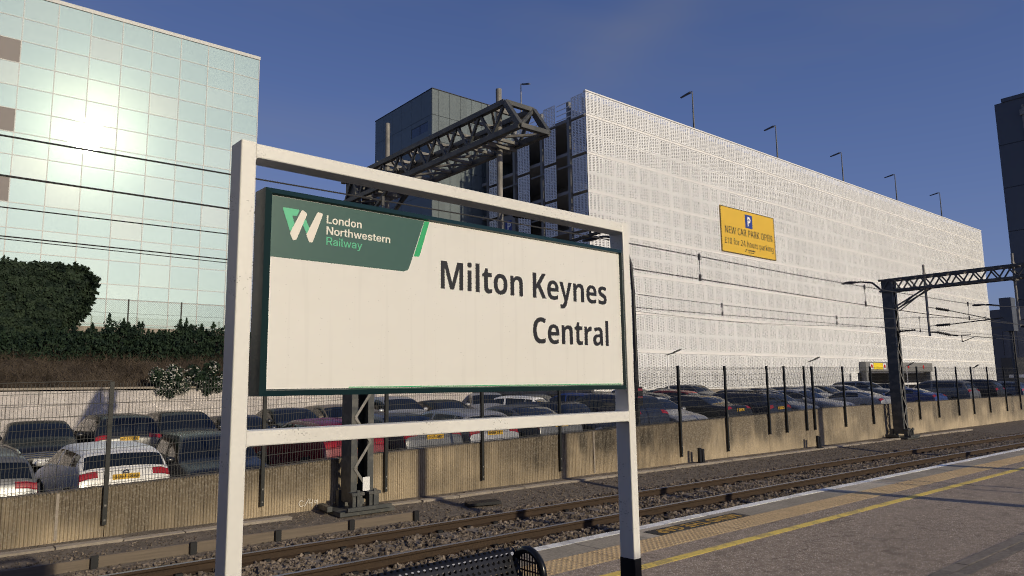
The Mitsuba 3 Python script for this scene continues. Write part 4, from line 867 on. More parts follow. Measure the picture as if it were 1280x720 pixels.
for cx, cz in ((34.6, -0.35), (36.6, -0.1)):
    gr = MB()
    a = np.linspace(0.3, 2.9 + 2 * (cx < 36), 14)
    for p, q in zip(a, a[1:]):
        gr.bar((cx + .6 * cos(p), WY - 0.02, cz + .45 * sin(p)), (cx + .6 * cos(q), WY - 0.02, cz + .45 * sin(q)), 0.03, 0.006, up=(0, 1, 0))
    put(wall, 'graffiti', gr, 'm_concrete', label='faint pale graffiti loop on the wall')

# ------------------------------------------------------------------ fence on the wall
fence = thing('boundary_fence', 'black welded mesh fence on posts bolted to the wall face', 'fence')
ftop = lambda x: float(np.interp(x, [-12, 2.8, 8, 13, 19, 30, 55], [1.7, 1.80, 1.95, 2.08, 2.2, 2.26, 2.4]))
for x in posts_x[:-1] + [25.5, 27.6]:
    mb = MB().box(x - 0.035, x + 0.035, WY - 0.095, WY - 0.03, -0.68 if x < 24 else -0.25, ftop(x))
    p = put(fence, 'post', mb, 'm_fence')
    if x < 24:
        bt = MB()
        for z in (-0.6, -0.35):
            bt.box(x - 0.015, x + 0.015, WY - 0.103, WY - 0.095, z - 0.015, z + 0.015)
        put(p, 'bolt', bt, 'm_galv')
for a, b in zip(posts_x[2:], posts_x[3:-1]):
    w = MB()
    step = 0.055 if a < 30 else 0.11
    for x in np.arange(a + 0.03, b - 0.03, step):
        w.box(x - 0.0032, x + 0.0032, WY - 0.028, WY - 0.022, float(np.interp(x, WX, WZ)) - 0.02, ftop(x) - 0.03)
    z = float(np.interp(a, WX, WZ)) + 0.06
    while z < ftop(a) - 0.02:
        w.bar((a, WY - 0.034, z), (b, WY - 0.034, z + float(np.interp(b, WX, WZ) - np.interp(a, WX, WZ))), 0.008)
        z += 0.2
    put(fence, 'mesh_panel', w, 'm_mesh_wire')


# ------------------------------------------------------------------ catenary gantries
def insulator(mb, a, b, r=0.07, n=7):
    a, b = np.array(a, float), np.array(b, float)
    t = np.linspace(0, 1, 2 * n + 1)
    mb.tube(a + t[:, None] * (b - a), np.where(np.arange(2 * n + 1) % 2, r, r * 0.55), 8)


def gantry(X, label, tube_tops, low=(0, 0)):
    g = thing('catenary_gantry', label, 'gantry', 'overhead line gantries')
    Y0 = 14.1
    for s in (-1, 1):
        x = X + s * 0.19
        leg = MB().box(x - 0.07 if s < 0 else x + 0.05, x - 0.05 if s < 0 else x + 0.07, Y0 - 0.22, Y0 + 0.22, -0.72, 6.22)
        for y in (-0.22, 0.205):
            leg.box(x - 0.07 if s < 0 else x - 0.07, x + 0.07, Y0 + y - 0.008, Y0 + y + 0.012, -0.72, 6.22)
        put(g, 'mast_leg', leg, 'm_steel')
        put(g, 'base_bracket', MB().box(x - 0.11, x + 0.11, Y0 - 0.40, Y0 - 0.235, -0.84, -0.55).box(x - 0.14, x + 0.14, Y0 - 0.44, Y0 - 0.225, -0.56, -0.5).box(x - .03, x + .03, Y0 - .445, Y0 - .40, -.84, -.45), 'm_steel')
        put(g, 'base_bracket', MB().box(x - 0.11, x + 0.11, Y0 + 0.235, Y0 + 0.36, -0.84, -0.5), 'm_steel')
    zz = np.arange(-0.55, 5.5, 0.52)
    for y in (-0.24, 0.222):
        lac = MB()
        for i, z in enumerate(zz):
            s = 1 if i % 2 else -1
            lac.bar((X - s * 0.18, Y0 + y, z), (X + s * 0.18, Y0 + y, z + 0.52), 0.055, 0.014, up=(0, 1, 0))
        put(g, 'lacing', lac, 'm_galv')
    put(g, 'base_plate', MB().box(X - 0.62, X + 0.62, Y0 - 0.5, Y0 + 0.42, -0.93, -0.84).bar((X - .5, Y0 - .56, -.8), (X + .5, Y0 - .56, -.8), .07).bar((X - .7, Y0 - .2, -.8), (X - .62, Y0 + .4, -.8), .1), 'm_steel')
    if X < 10:
        put(g, 'plate', MB().box(X + 0.0, X + 0.16, Y0 - 0.262, Y0 - 0.25, 0.05 - .55, 0.33 - .55), 'm_white')
    # box truss
    zt, zb, w = 6.2, 5.7, 0.30
    yt, yb, yf = 8.63, 8.27, 14.4
    for s in (-1, 1):
        for z, ye in ((zt, yt), (zb, yb)):
            x = X + s * w
            put(g, 'chord', MB().box(x - 0.045, x + 0.045, ye, yf, z - 0.045, z - 0.028).box(x - 0.045, x - 0.03, ye, yf, z - 0.028, z + 0.045).box(x + 0.03, x + 0.045, ye, yf, z - 0.028, z + 0.03), 'm_steel')
    n = 9
    ys = np.linspace(yb + 0.06, yf - 0.1, n * 2 + 1)
    for s in (-1, 1):
        m = MB()
        x = X + s * (w - 0.008)
        for i in range(n * 2):
            z0, z1 = (zb, zt) if i % 2 == 0 else (zt, zb)
            y0 = max(ys[i], yt) if z0 == zt else ys[i]
            y1 = max(ys[i + 1], yt) if z1 == zt else ys[i + 1]
            m.bar((x, y0, z0), (x, y1, z1), 0.055, 0.04, up=(1, 0, 0))
        put(g, 'side_lacing', m, 'm_steel')
    m, m2 = MB(), MB()
    for i in range(0, n * 2 + 1, 2):
        m.bar((X - w, ys[i], zb), (X + w, ys[i], zb), 0.05)
        if ys[i] > yt:
            m2.bar((X - w, ys[i], zt), (X + w, ys[i], zt), 0.05)
            m2.bar((X - w, ys[i], zt), (X + w, ys[min(i + 2, 2 * n)], zt), 0.04)
        m.bar((X + w, ys[i], zb), (X - w, ys[min(i + 2, 2 * n)], zb), 0.04)
    put(g, 'cross_bracing', m, 'm_galv')
    put(g, 'cross_bracing', m2, 'm_galv')
    m = MB()
    m.bar((X - w, yt, zt), (X + w, yt, zt), 0.075).bar((X - w, yb, zb), (X + w, yb, zb), 0.075)
    m.bar((X - w, yt, zt), (X - w, yb, zb), 0.085, up=(1, 0, 0)).bar((X + w, yt, zt), (X + w, yb, zb), 0.085, up=(1, 0, 0)).bar((X - w, yb, zb), (X + w, yt, zt), 0.05)
    put(g, 'end_frame', m, 'm_steel')
    for s in (-1, 1):
        put(g, 'knee_brace', MB().bar((X + s * 0.22, Y0 - 0.22, 4.9), (X + s * 0.24, Y0 - 1.75, zb), 0.06).bar((X + s * 0.2, Y0 - 0.3, 4.78), (X + s * 0.22, Y0 - 1.5, zb - .07), 0.04), 'm_steel')
    for (yd, ztop, trk_y, dz) in ((12.55 + (.4 if X < 10 else 0), tube_tops[0], 10.75, low[0]), (9.17, tube_tops[1], 7.1, low[1])):
        d = put(g, 'drop_tube', MB().tube([(X, yd, ztop), (X, yd, 3.55 + dz)], 0.052, 10), 'm_galv', smooth=40)
        put(d, 'clamp', MB().box(X - w, X + w, yd - 0.09, yd - 0.055, zb - 0.1, zb - 0.03).box(X - w, X + w, yd + 0.055, yd + 0.09, zb - 0.1, zb - 0.03).box(X - w, X + w, yd - 0.09, yd - 0.055, zt + 0.05, zt + 0.1).tube([(X - .13, yd, 6.34), (X + .13, yd, 6.34)], 0.035, 6), 'm_galv')
        o = float(bend(X))
        e = trk_y + o
        m = MB()
        m.bar((X, yd - .04, 4.82), (X, yd - .35, 4.74), 0.03).bar((X, yd - .85, 4.6), (X, e - 0.15, 4.12), 0.035)
        m.bar((X, yd - .04, 3.98), (X, yd - .3, 3.99), 0.03).bar((X, yd - .85, 4.0), (X, e - 0.65, 4.12), 0.04)
        m.tube([(X, yd, 3.72), (X, yd - .3, 3.70)], 0.04, 6).bar((X, yd - .75, 3.56), (X, yd - 1.1, 3.48), 0.04).bar((X, yd - .8, 3.52), (X, yd - 1.6, 3.5), 0.03)
        m.bar((X, yd - 1.25, 3.5), (X, yd - 1.25, 3.22), 0.03).bar((X, yd - 1.25, 3.22), (X, yd - 1.75, 3.42), 0.028).bar((X, yd - 1.75, 3.42), (X, yd - 2.5, 3.3), 0.024)
        m.bar((X, e, 4.1), (X, e, 4.24), 0.02)
        m.v = [a + [0, 0, dz] for a in m.v]
        c = put(g, 'cantilever_arm', m, 'm_fence')
        for za, da, zc, dc in ((4.74, .35, 4.6, .85), (3.99, .3, 4.0, .85), (3.70, .3, 3.55, .8)):
            q = MB()
            insulator(q, (X, yd - da, za + dz), (X, yd - dc, zc + dz))
            put(c, 'insulator', q, 'm_black', smooth=50)
    q = MB().box(X + .05, X + .1, Y0 - .3, Y0 - .22, 3.78, 3.9)
    insulator(q, (X, Y0 - .3, 3.84), (X + .1, Y0 - .95, 3.86), 0.05)
    put(g, 'feeder_insulator', q, 'm_black', smooth=50)
    return g


gantry(7.40, 'grey lattice gantry behind the station sign with truss ending over the sign', (7.2, 6.68), (-.1, -.32))
gantry(34.3, 'dark lattice gantry with long beam in front of the white facade', (6.72, 6.72))
gantry(61.9, 'third gantry, mostly hidden behind the dark tower at the right', (6.7, 6.7))


# ------------------------------------------------------------------ overhead wires
def wire(name, label, y, zs, r, clip_to=None, parent=None):
    """zs: (x, z) support points; the wire sags between them as given."""
    xs = np.unique(np.concatenate([np.arange(-20, 90, 1.5)]))
    zx = PchipInterpolator(*np.array(zs).T)(xs)
    pts = np.stack([xs, y + bend(xs), zx], 1)
    return pts, one(name, MB().tube(pts, r, 5), 'm_wire', label, 'overhead wire', 'overhead wires')


for y, nm, cat, con in ((7.1, 'near', [(-20, 4.05), (-7, 3.72), (7, 3.74), (14, 3.68), (21, 3.66), (34.4, 4.14), (48, 3.7), (62, 4.1), (90, 4.1)], [(-20, 3.45), (7, 3.36), (20, 3.24), (34.4, 3.32), (62, 3.35), (90, 3.4)]),
                        (10.75, 'far', [(-20, 4.3), (-7, 3.9), (7, 3.92), (13, 3.66), (21, 3.6), (34.4, 4.12), (48, 3.7), (62, 4.1), (90, 4.1)], [(-20, 3.6), (0, 3.55), (7, 3.50), (13, 3.36), (24, 3.4), (34.4, 3.34), (62, 3.4), (90, 3.4)])):
    k = 'thin catenary wire over the track by the platform' if nm == 'near' else 'thin catenary wire over the farther track'
    k2 = 'contact wire hanging over the track by the platform' if nm == 'near' else 'contact wire hanging over the farther track'
    p1, key = wire('catenary_wire', k, y, cat, 0.009)
    p2, _ = wire('contact_wire', k2, y, con, 0.0095)
    for x in (-1.5, 4.5, 10.5, 16.5, 22.5, 28.5, 40.5, 46.5):
        i = int(np.argmin(abs(p1[:, 0] - x)))
        put(key, 'dropper', MB().bar(p1[i], p2[i], 0.009).bar(p1[i] - (0, 0, .06), p1[i] + (0, 0, .05), .03).bar(p2[i] - (0, 0, .03), p2[i] + (0, 0, .08), .03), 'm_wire')
for y, z, lab in ((13.1, 3.86, 'feeder wire along the wall side of the masts'),):
    wire('feeder_wire', lab, y, [(-20, z + .2), (7, z), (20, z - .3), (34.4, z), (62, z), (90, z)], 0.008)

# ================================================================== STATION SIGN
K = 1.0
th = math.radians(2.1)
US, NS = np.array([cos(th), sin(th), 0]), np.array([-sin(th), cos(th), 0])


def sp(u, z, d=0.0):
    """A point of the sign: u across and z up in the sign's own units, d metres behind its front face."""
    return US * (u * K) + NS * (2.7 + d) + np.array([0, 0, 1.6 + z * K])


def sbox(mb, u0, u1, z0, z1, d0, d1):
    return mb.hexa([sp(u0, z0, d0), sp(u1, z0, d0), sp(u1, z0, d1), sp(u0, z0, d1), sp(u0, z1, d0), sp(u1, z1, d0), sp(u1, z1, d1), sp(u0, z1, d1)])


def chamfered(u0, u1, z0, z1, d0, d1, ax, c=0.005):
    """A hollow-section member with rolled corners; ax 'z' upright or 'u' level."""
    k = c / K
    if ax == 'z':
        o = [(u0 + k, d0), (u1 - k, d0), (u1 - .3 * k, d0 + .3 * c), (u1, d0 + c), (u1, d1 - c), (u1 - k, d1), (u0 + k, d1), (u0, d1 - c), (u0, d0 + c), (u0 + .3 * k, d0 + .3 * c)]
        v = [sp(a, z0, b) for a, b in o] + [sp(a, z1, b) for a, b in o]
    else:
        o = [(z0 + k, d0), (z1 - k, d0), (z1 - .3 * k, d0 + .3 * c), (z1, d0 + c), (z1, d1 - c), (z1 - k, d1), (z0 + k, d1), (z0, d1 - c), (z0, d0 + c), (z0 + .3 * k, d0 + .3 * c)]
        v = [sp(u0, a, b) for a, b in o] + [sp(u1, a, b) for a, b in o]
    n = len(o)
    m = MB().add(v, [[j, (j + 1) % n, n + (j + 1) % n, n + j] for j in range(n)])
    return m.add(v[:n] + [np.mean(v[:n], 0)], [[j, (j + 1) % n, n] for j in range(n)]).add(v[n:] + [np.mean(v[n:], 0)], [[j, (j + 1) % n, n] for j in range(n)])


sign = thing('station_sign', 'large cream framed station nameboard reading Milton Keynes Central', 'sign')
DEP = 0.105
zb_ = -0.975
PL0, PL1, PR0, PR1 = 1.018, 1.079, 3.319, 3.377
for a, b in ((PL0, PL1), (PR0, PR1)):
    put(sign, 'post', chamfered(a, b, zb_, 0.971, 0, DEP, 'z'), 'm_cream')
    put(sign, 'post_base', chamfered(a - .002, b + .002, -1.6 / K, zb_, -0.003, DEP + 0.003, 'z'), 'm_black_paint')
    put(sign, 'post_cap', sbox(MB(), a + .003, b - .003, 0.971, 0.974, 0.006, DEP - 0.006), 'm_cream')
put(sign, 'top_bar', chamfered(PL1, PR0, 0.911, 0.969, 0.001, DEP - 0.001, 'u'), 'm_cream')
put(sign, 'bottom_bar', chamfered(PL1, PR0, -0.207, -0.150, 0.001, DEP - 0.001, 'u'), 'm_cream')
# fillets where bars meet posts
fl = MB()
for u0, s in ((PL1, 1), (PR0, -1)):
    for z0, t in ((0.911, -1), (-0.150, 1), (-0.207, -1)):
        c = 0.011
        o = [(u0, z0), (u0 + s * c, z0), (u0 + s * c * .4, z0 + t * c * .12), (u0 + s * c * .12, z0 + t * c * .4), (u0, z0 + t * c)]
        v = [sp(a, b, .002) for a, b in o] + [sp(a, b, DEP - .002) for a, b in o]
        fl.add(v, [[j, (j + 1) % 5, 5 + (j + 1) % 5, 5 + j] for j in range(5)]).add(v[:5], [[0, 1, 2], [0, 2, 3], [0, 3, 4]]).add(v[5:], [[0, 1, 2], [0, 2, 3], [0, 3, 4]])
put(sign, 'weld_fillet', fl, 'm_cream')
# the board: a deep dark box with a bevelled bezel
B0, B1, BZ0, BZ1 = 1.118, 3.300, -0.022, 0.797
bd = put(sign, 'board', sbox(MB(), B0, B1, BZ0, BZ1, 0.004, DEP - 0.01), 'm_sign_frame')
bz = MB()
w = 0.027
for (ua, za, ub, zb2, ia, ja, ib, jb) in ((B0, BZ0, B1, BZ0, B0 + w, BZ0 + w, B1 - w, BZ0 + w), (B1, BZ0, B1, BZ1, B1 - w, BZ0 + w, B1 - w, BZ1 - w), (B1, BZ1, B0, BZ1, B1 - w, BZ1 - w, B0 + w, BZ1 - w), (B0, BZ1, B0, BZ0, B0 + w, BZ1 - w, B0 + w, BZ0 + w)):
    v = [sp(ua, za, 0.004), sp(ub, zb2, 0.004), sp(ib, jb, 0.004), sp(ia, ja, 0.004), sp(ua, za, -0.006), sp(ub, zb2, -0.006), sp(ib * .8 + ub * .2, jb * .8 + zb2 * .2, -0.018), sp(ia * .8 + ua * .2, ja * .8 + za * .2, -0.018)]
    bz.add(v, [[4, 5, 6, 7], [0, 1, 5, 4], [3, 7, 6, 2]])
put(bd, 'bezel', bz, 'm_sign_frame')
put(bd, 'panel', sbox(MB(), B0 + w, B1 - w, BZ0 + w, BZ1 - w, -0.001, 0.004), 'm_panel')
FS = lambda u, z, d=-0.001: (sp(u, z, d), US, Z_)


def flat(pts, dep=0.0012, d=-0.001):
    o = sp(0, 0, d)
    return MB().poly([(a * K, b * K) for a, b in pts], dep, (o, US, Z_))


PT, PLf = BZ1 - w - 0.001, B0 + w + 0.001


def rounded(p, r=0.012):
    g = Polygon(p).buffer(-r, join_style=2).buffer(r, quad_segs=6)
    return list(g.exterior.coords)[:-1]


hd = [(PLf, PT), (PLf, 0.522), (1.766, 0.522), (1.788, 0.530), (1.797, 0.547), (1.877, PT)]
put(bd, 'header', flat(hd), 'm_header')
put(bd, 'accent_stripe', flat([(1.879, PT), (1.820, 0.597), (1.846, 0.597), (1.853, 0.605), (1.906, PT)]), 'm_green')
put(bd, 'accent_line', flat([(1.50, 0.0065), (3.255, 0.0065), (3.255, 0.0105), (1.50, 0.0105)]), 'm_green')
lg = lambda p, r=0.004: flat(rounded(p, r), 0.0012, -0.0022)
put(bd, 'logo_mark', lg([(1.190, 0.727), (1.264, 0.727), (1.252, 0.700), (1.232, 0.698), (1.243, 0.668), (1.226, 0.628)]), 'm_mint')
put(bd, 'logo_mark', lg([(1.289, 0.696), (1.308, 0.655), (1.297, 0.630), (1.278, 0.668)]), 'm_mint')
put(bd, 'logo_stroke', lg([(1.274, 0.730), (1.297, 0.715), (1.252, 0.601), (1.238, 0.597), (1.224, 0.625)], 0.007), 'm_letter_white')
put(bd, 'logo_stroke', lg([(1.342, 0.729), (1.368, 0.727), (1.323, 0.600), (1.309, 0.596), (1.294, 0.628)], 0.007), 'm_letter_white')
tx = text(MB(), 'London', sp(1.381, 0.6885, -0.0022), US, Z_, 0.0345 * K, 0.0012, width=0.168 * K)
put(bd, 'operator_lettering', tx, 'm_letter_white')
tx = text(MB(), 'Northwestern', sp(1.381, 0.6415, -0.0022), US, Z_, 0.0345 * K, 0.0012, width=0.312 * K)
put(bd, 'operator_lettering', tx, 'm_letter_white')
put(bd, 'operator_lettering', text(MB(), 'Railway', sp(1.381, 0.597, -0.0022), US, Z_, 0.034 * K, 0.0012, width=0.172 * K), 'm_mint')
tx = text(MB(), 'Milton Keynes', sp(1.958, 0.461, -0.001), US, Z_, 0.133 * K, 0.0015, width=1.192 * K)
put(bd, 'name_lettering', tx, 'm_letter')
put(bd, 'name_lettering', text(MB(), 'Central', sp(2.552, 0.224, -0.001), US, Z_, 0.134 * K, 0.0015, width=0.604 * K), 'm_letter')

# ================================================================== BENCH (perforated steel, end hoop in view)
scene['m_bench_perf'] = {'type': 'mask', 'opacity': proc(lambda p, n, uv: dr.select(dr.square(uv.x - dr.floor(uv.x) - 0.5) + dr.square(uv.y - dr.floor(uv.y) - 0.5) < 0.085, 0.0, 1.0)),
                         'bsdf': {'type': 'twosided', 'bsdf': {'type': 'principled', 'base_color': rgb(0.010, 0.011, 0.016), 'roughness': 0.35, 'specular': 0.5}}}
scene['m_bench_slot'] = {'type': 'mask', 'opacity': proc(lambda p, n, uv: dr.select((dr.abs(uv.x - dr.floor(uv.x) - 0.5) < 0.2) & (dr.abs(uv.y - dr.floor(uv.y) - 0.5) < 0.4), 0.0, 1.0)),
                         'bsdf': {'type': 'twosided', 'bsdf': {'type': 'principled', 'base_color': rgb(0.010, 0.011, 0.016), 'roughness': 0.35, 'specular': 0.5}}}
bench = thing('bench', 'black perforated metal bench below the station sign', 'bench')
BX0, BX1 = 0.40, 2.68
pr_ = np.array([(3.03, .36), (3.09, .46), (3.16, .58), (3.205, .67), (3.225, .705), (3.245, .712), (3.265, .695), (3.262, .63), (3.275, .52), (3.33, .44), (3.42, .415), (3.56, .41), (3.68, .425), (3.73, .415), (3.745, .38)])
s = np.concatenate([[0], np.cumsum(np.linalg.norm(np.diff(pr_, axis=0), axis=1))])
t = np.linspace(0, s[-1], 44)
py, pz = PchipInterpolator(s, pr_[:, 0])(t), PchipInterpolator(s, pr_[:, 1])(t)
xs = np.linspace(BX0, BX1 - 0.01, 24)
gx, gt = np.meshgrid(xs, np.arange(44), indexing='ij')
v = np.stack([gx, py[gt.astype(int)], pz[gt.astype(int)]], -1).reshape(-1, 3)
idx = np.arange(len(v)).reshape(gx.shape)
quad = np.stack([idx[:-1, :-1], idx[1:, :-1], idx[1:, 1:], idx[:-1, 1:]], -1).reshape(-1, 4)
f = np.vstack([quad[:, [0, 1, 2]], quad[:, [0, 2, 3]]])
uv = np.stack([gx.ravel() / 0.036, t[gt.astype(int)].ravel() / 0.032], 1)
scene[bench + '__seat_shell'] = mikit.ply((v, f), 'm_bench_perf', True, uv=uv)
for xe in (BX0, BX1):
    arc = [(2.985, 0.34), (2.99, 0.50)] + [(3.115 - 0.122 * cos(q), 0.59 + 0.122 * sin(q)) for q in np.linspace(0.1, pi - 0.1, 17)] + [(3.236, 0.50), (3.236, 0.34)]
    arc = np.array(arc)
    c = arc.mean(0)
    ring = np.array([[xe, y, z] for y, z in arc])
    inner = np.array([[xe, *(c + (np.array(q) - c) * 0.93)] for q in arc])
    vv = np.vstack([inner, [[xe, c[0], c[1]]]])
    ff = np.array([[i, (i + 1) % len(arc), len(arc)] for i in range(len(arc))])
    k = numbered(bench + '__end_panel')
    scene[k] = mikit.ply((vv, ff), 'm_bench_slot', True, uv=np.stack([vv[:, 1] / 0.022, vv[:, 2] / 0.05], 1))
    put(bench, 'end_hoop', MB().tube(np.vstack([ring, ring[:2]]), 0.021, 8), 'm_black_paint', smooth=60)
for x in (BX0 + .25, BX1 - .25):
    put(bench, 'leg', MB().bar((x, 3.30, 0), (x, 3.30, .42), .06).box(x - .05, x + .05, 3.1, 3.5, 0, .012), 'm_black_paint')

# ================================================================== LAMPS
for x, y, lab in ((59.4, 42, 'nearest rooftop lamp, left of the yellow banner'), (75.3, 42, 'second rooftop lamp, right of the yellow banner'), (91.3, 42, 'third rooftop lamp on the white car park'),
                  (107.5, 42, 'fourth rooftop lamp on the white car park'), (124.1, 42, 'farthest rooftop lamp on the white car park')):
    l = thing('roof_lamp', lab, 'lamp post', 'rooftop lamps')
    put(l, 'pole', MB().tube([(x, y, 24.6), (x, y, 27.9), (x, y, 31.35)], [.11, .09, .05], 8), 'm_steel', smooth=40)
    put(l, 'head', MB().bar((x, y, 31.35), (x, y + .25, 31.38), .06).hexa([[x - .15, y + .2, 31.28], [x + .15, y + .2, 31.28], [x + .12, y + 1.45, 31.12], [x - .12, y + 1.45, 31.12], [x - .13, y + .2, 31.42], [x + .13, y + .2, 31.42], [x + .08, y + 1.45, 31.22], [x - .08, y + 1.45, 31.22]]), 'm_dark_clad')
l = thing('roof_lamp', 'rooftop lamp behind the gantry, beside the dark stair tower', 'lamp post', 'rooftop lamps')
x, y = 44.4, 51.5
put(l, 'pole', MB().tube([(x, y, 24.6), (x, y, 27.9), (x, y, 31.45)], [.10, .08, .05], 8), 'm_galv', smooth=40)
put(l, 'head', MB().hexa([[x, y - .1, 31.32], [x + .2, y - .1, 31.32], [x + .2, y - 1.2, 31.0], [x, y - 1.2, 31.0], [x, y - .1, 31.46], [x + .2, y - .1, 31.46], [x + .2, y - 1.2, 31.14], [x, y - 1.2, 31.14]]), 'm_dark_clad')
for x, y, lab in ((38.2, 30, 'slanted car park lamp just right of the station sign'), (56.7, 30, 'slanted car park lamp left of the grey entrance'), (75.5, 30, 'slanted car park lamp in front of the grey entrance'), (93.6, 30, 'farthest slanted car park lamp right of the mast')):
    l = thing('car_park_lamp', lab, 'lamp post', 'car park lamps')
    z0 = float(cp_z(x, y)) - .05
    zt = {38.2: 3.55, 56.7: 3.32, 75.5: 3.08, 93.6: 3.0}[x]
    put(l, 'pole', MB().tube([(x, y, z0), (x, y, zt)], .035, 6), 'm_clad_trim')
    put(l, 'head', MB().bar((x - .1, y, zt - .02), (x + .55, y - .12, zt + .14), .2, .05).bar((x + .55, y - .12, zt + .16), (x + 1.15, y - .2, zt + .36), .22, .06), 'm_black')
for x, lab in ((17.75, 'curved black street lamp just right of the station sign'), (36.7, 'street lamp arching left beside the second gantry mast'), (55.3, 'street lamp arm by the dark station tower')):
    l = thing('street_lamp', lab, 'street lamp', 'street lamps behind the wall')
    y, zt = 15.2, 6.6
    pts = [(x, y, -0.9), (x, y, 1.0), (x, y, 4.6), (x, y + .06, 5.5), (x, y + .25, 6.1), (x, y + .65, 6.5), (x, y + 1.2, 6.62), (x, y + 1.45, 6.62)]
    put(l, 'pole', MB().tube(pts, [.085, .08, .06, .055, .05, .045, .04, .04], 10), 'm_black', smooth=40)
    hd_ = trimesh.creation.icosphere(subdivisions=2, radius=1.0)
    vv = hd_.vertices * [.15, .42, .10]
    vv[:, 2] = np.where(vv[:, 2] < 0, vv[:, 2] * .5, vv[:, 2])
    put(l, 'head', MB().add(vv + [x, y + 1.8, 6.62], hd_.faces), 'm_black', smooth=True)
    if x < 20:
        put(l, 'control_box', MB().box(x - .16, x - .05, y - .1, y + .1, 1.75, 2.35), 'm_black')
        put(l, 'sign_plate', MB().box(x - .11, x + .12, y - .13, y - .1, 1.15, 1.55).box(x - .11, x + .12, y - .13, y - .1, 0.95, 1.12), 'm_letter')
        put(l, 'sign_band', MB().box(x - .11, x + .12, y - .135, y - .13, 1.42, 1.5).box(x - .11, x + .12, y - .135, y - .13, 1.2, 1.24), 'm_maroon_print')

# lamp columns and a totem of the platform, behind and to the right of the photographer; they cast the shadows on platform and tracks
for x, y, w, h, lab in ((11.25, 1.6, .26, 8.0, 'platform lighting column, nearest, outside the right edge of the photo'), (15.9, 1.1, .26, 8.0, 'platform lighting column, second, outside the right edge'), (30.0, 2.0, .4, 7, 'platform lighting column, third, outside the right edge')):
    l = thing('platform_column', lab, 'lamp post', 'platform lighting columns')
    put(l, 'pole', MB().tube([(x, y, 0), (x, y, h)], w / 2, 12), 'm_galv')
    put(l, 'head', MB().box(x - .15, x + .15, y - .9, y + .9, h, h + .12), 'm_dark_clad')
l = thing('platform_poster_case', 'double-post poster case on the platform outside the right edge', 'notice board')
put(l, 'post', MB().box(12.45, 12.51, 2.3, 2.36, 0, 1.05), 'm_black')
put(l, 'post', MB().box(12.95, 13.01, 2.3, 2.36, 0, 1.05), 'm_black')

# ================================================================== PLANTS


def leaves(c, n, size, up=0.0):
    """Small pointed leaf quads at the points c, facing roughly along n."""
    k = len(c)
    d = n + rng.normal(size=(k, 3)) * 0.75
    d /= np.linalg.norm(d, axis=1, keepdims=True)
    a = np.cross(d, rng.normal(size=(k, 3)))
    a[:, 2] += up
    a /= np.linalg.norm(a, axis=1, keepdims=True)
    b = np.cross(d, a)
    s = size * rng.uniform(0.6, 1.4, (k, 1))
    v = np.stack([c - a * s, c + b * s * .42, c + a * s, c - b * s * .42], 1).reshape(-1, 3)
    return v, np.arange(4 * k).reshape(k, 4)


hedge = thing('hedge', 'tall clipped dark green conifer hedge with a rounded right end', 'hedge')
HZ = np.array([3.3, 3.7, 4.2, 4.55, 5.1, 5.7, 6.3, 6.62, 6.82, 6.92])
HR = np.array([3.3, 4.15, 4.75, 5.15, 5.52, 5.68, 5.74, 5.70, 5.5, 5.2])
n = 26000
z = rng.uniform(3.3, 6.9, n)
x1 = np.interp(z, HZ, HR)
side = rng.random(n)
px = np.where(side < .72, rng.uniform(0, 1, n) ** .8 * (x1 + 1) - 1, x1)
py = np.where(side < .72, 35.0, 35.0 + 2.2 * rng.random(n))
rr = np.clip((px - (x1 - .7)) / .7, 0, 1)
py = py + np.where(side < .72, .6 * rr ** 2, 0)
nrm = np.where((side < .72)[:, None], np.stack([rr, -1.2 + rr, 0 * rr + .2], 1), np.array([[1, -.2, .2]]))
ntop = 9000
tx, ty = rng.uniform(-1, 5.5, ntop), 35 + 2.2 * rng.random(ntop)
pts = np.vstack([np.stack([px, py, z], 1), np.stack([tx, ty, 6.9 - .3 * np.clip(tx - 5, 0, 1)], 1)])
nrm = np.vstack([nrm, np.tile([0, -.1, 1.0], (ntop, 1))])
bump = meshkit.fbm(pts * 1.6, 4, 3) - .5
pts = pts + nrm / np.linalg.norm(nrm, axis=1, keepdims=True) * (bump[:, None] * .62 + rng.uniform(-.14, .06, (len(pts), 1)))
pts[:, 2] += 0.10 * (meshkit.fbm(pts * [1.2, 1.2, 0.1], 3, 8) - .5) * 2
ex, en_ = [], []
for j in range(150):
    if j < 95:
        b0 = np.array([rng.uniform(-1, 5.5), rng.uniform(35, 35.9), 6.86])
        dd = np.array([rng.normal() * .25, -.1, 1.0])
    else:
        zz_ = rng.uniform(4.4, 6.7)
        b0 = np.array([np.interp(zz_, HZ, HR) + .05, rng.uniform(35.2, 36.2), zz_])
        dd = np.array([1.0, -.2, rng.normal() * .4 + .2])
    q = rng.random(26)[:, None]
    ex.append(b0 + dd * q * rng.uniform(.08, .26) + rng.normal(size=(26, 3)) * .035 * (1.2 - q))
    en_.append(np.tile(dd, (26, 1)))
pts, nrm = np.vstack([pts] + ex), np.vstack([nrm] + en_)
put(hedge, 'foliage', MB().add(*leaves(pts, nrm, 0.085, 0.5)), 'm_leaf')
core = MB()
for z0, z1 in zip(HZ, HZ[1:]):
    core.hexa([[-4, 35.3, z0], [np.interp(z0, HZ, HR) - .3, 35.3, z0], [np.interp(z0, HZ, HR) - .3, 37, z0], [-4, 37, z0], [-4, 35.3, z1], [np.interp(z1, HZ, HR) - .3, 35.3, z1], [np.interp(z1, HZ, HR) - .3, 37, z1], [-4, 37, z1]])
put(hedge, 'branches', core, 'm_bark')

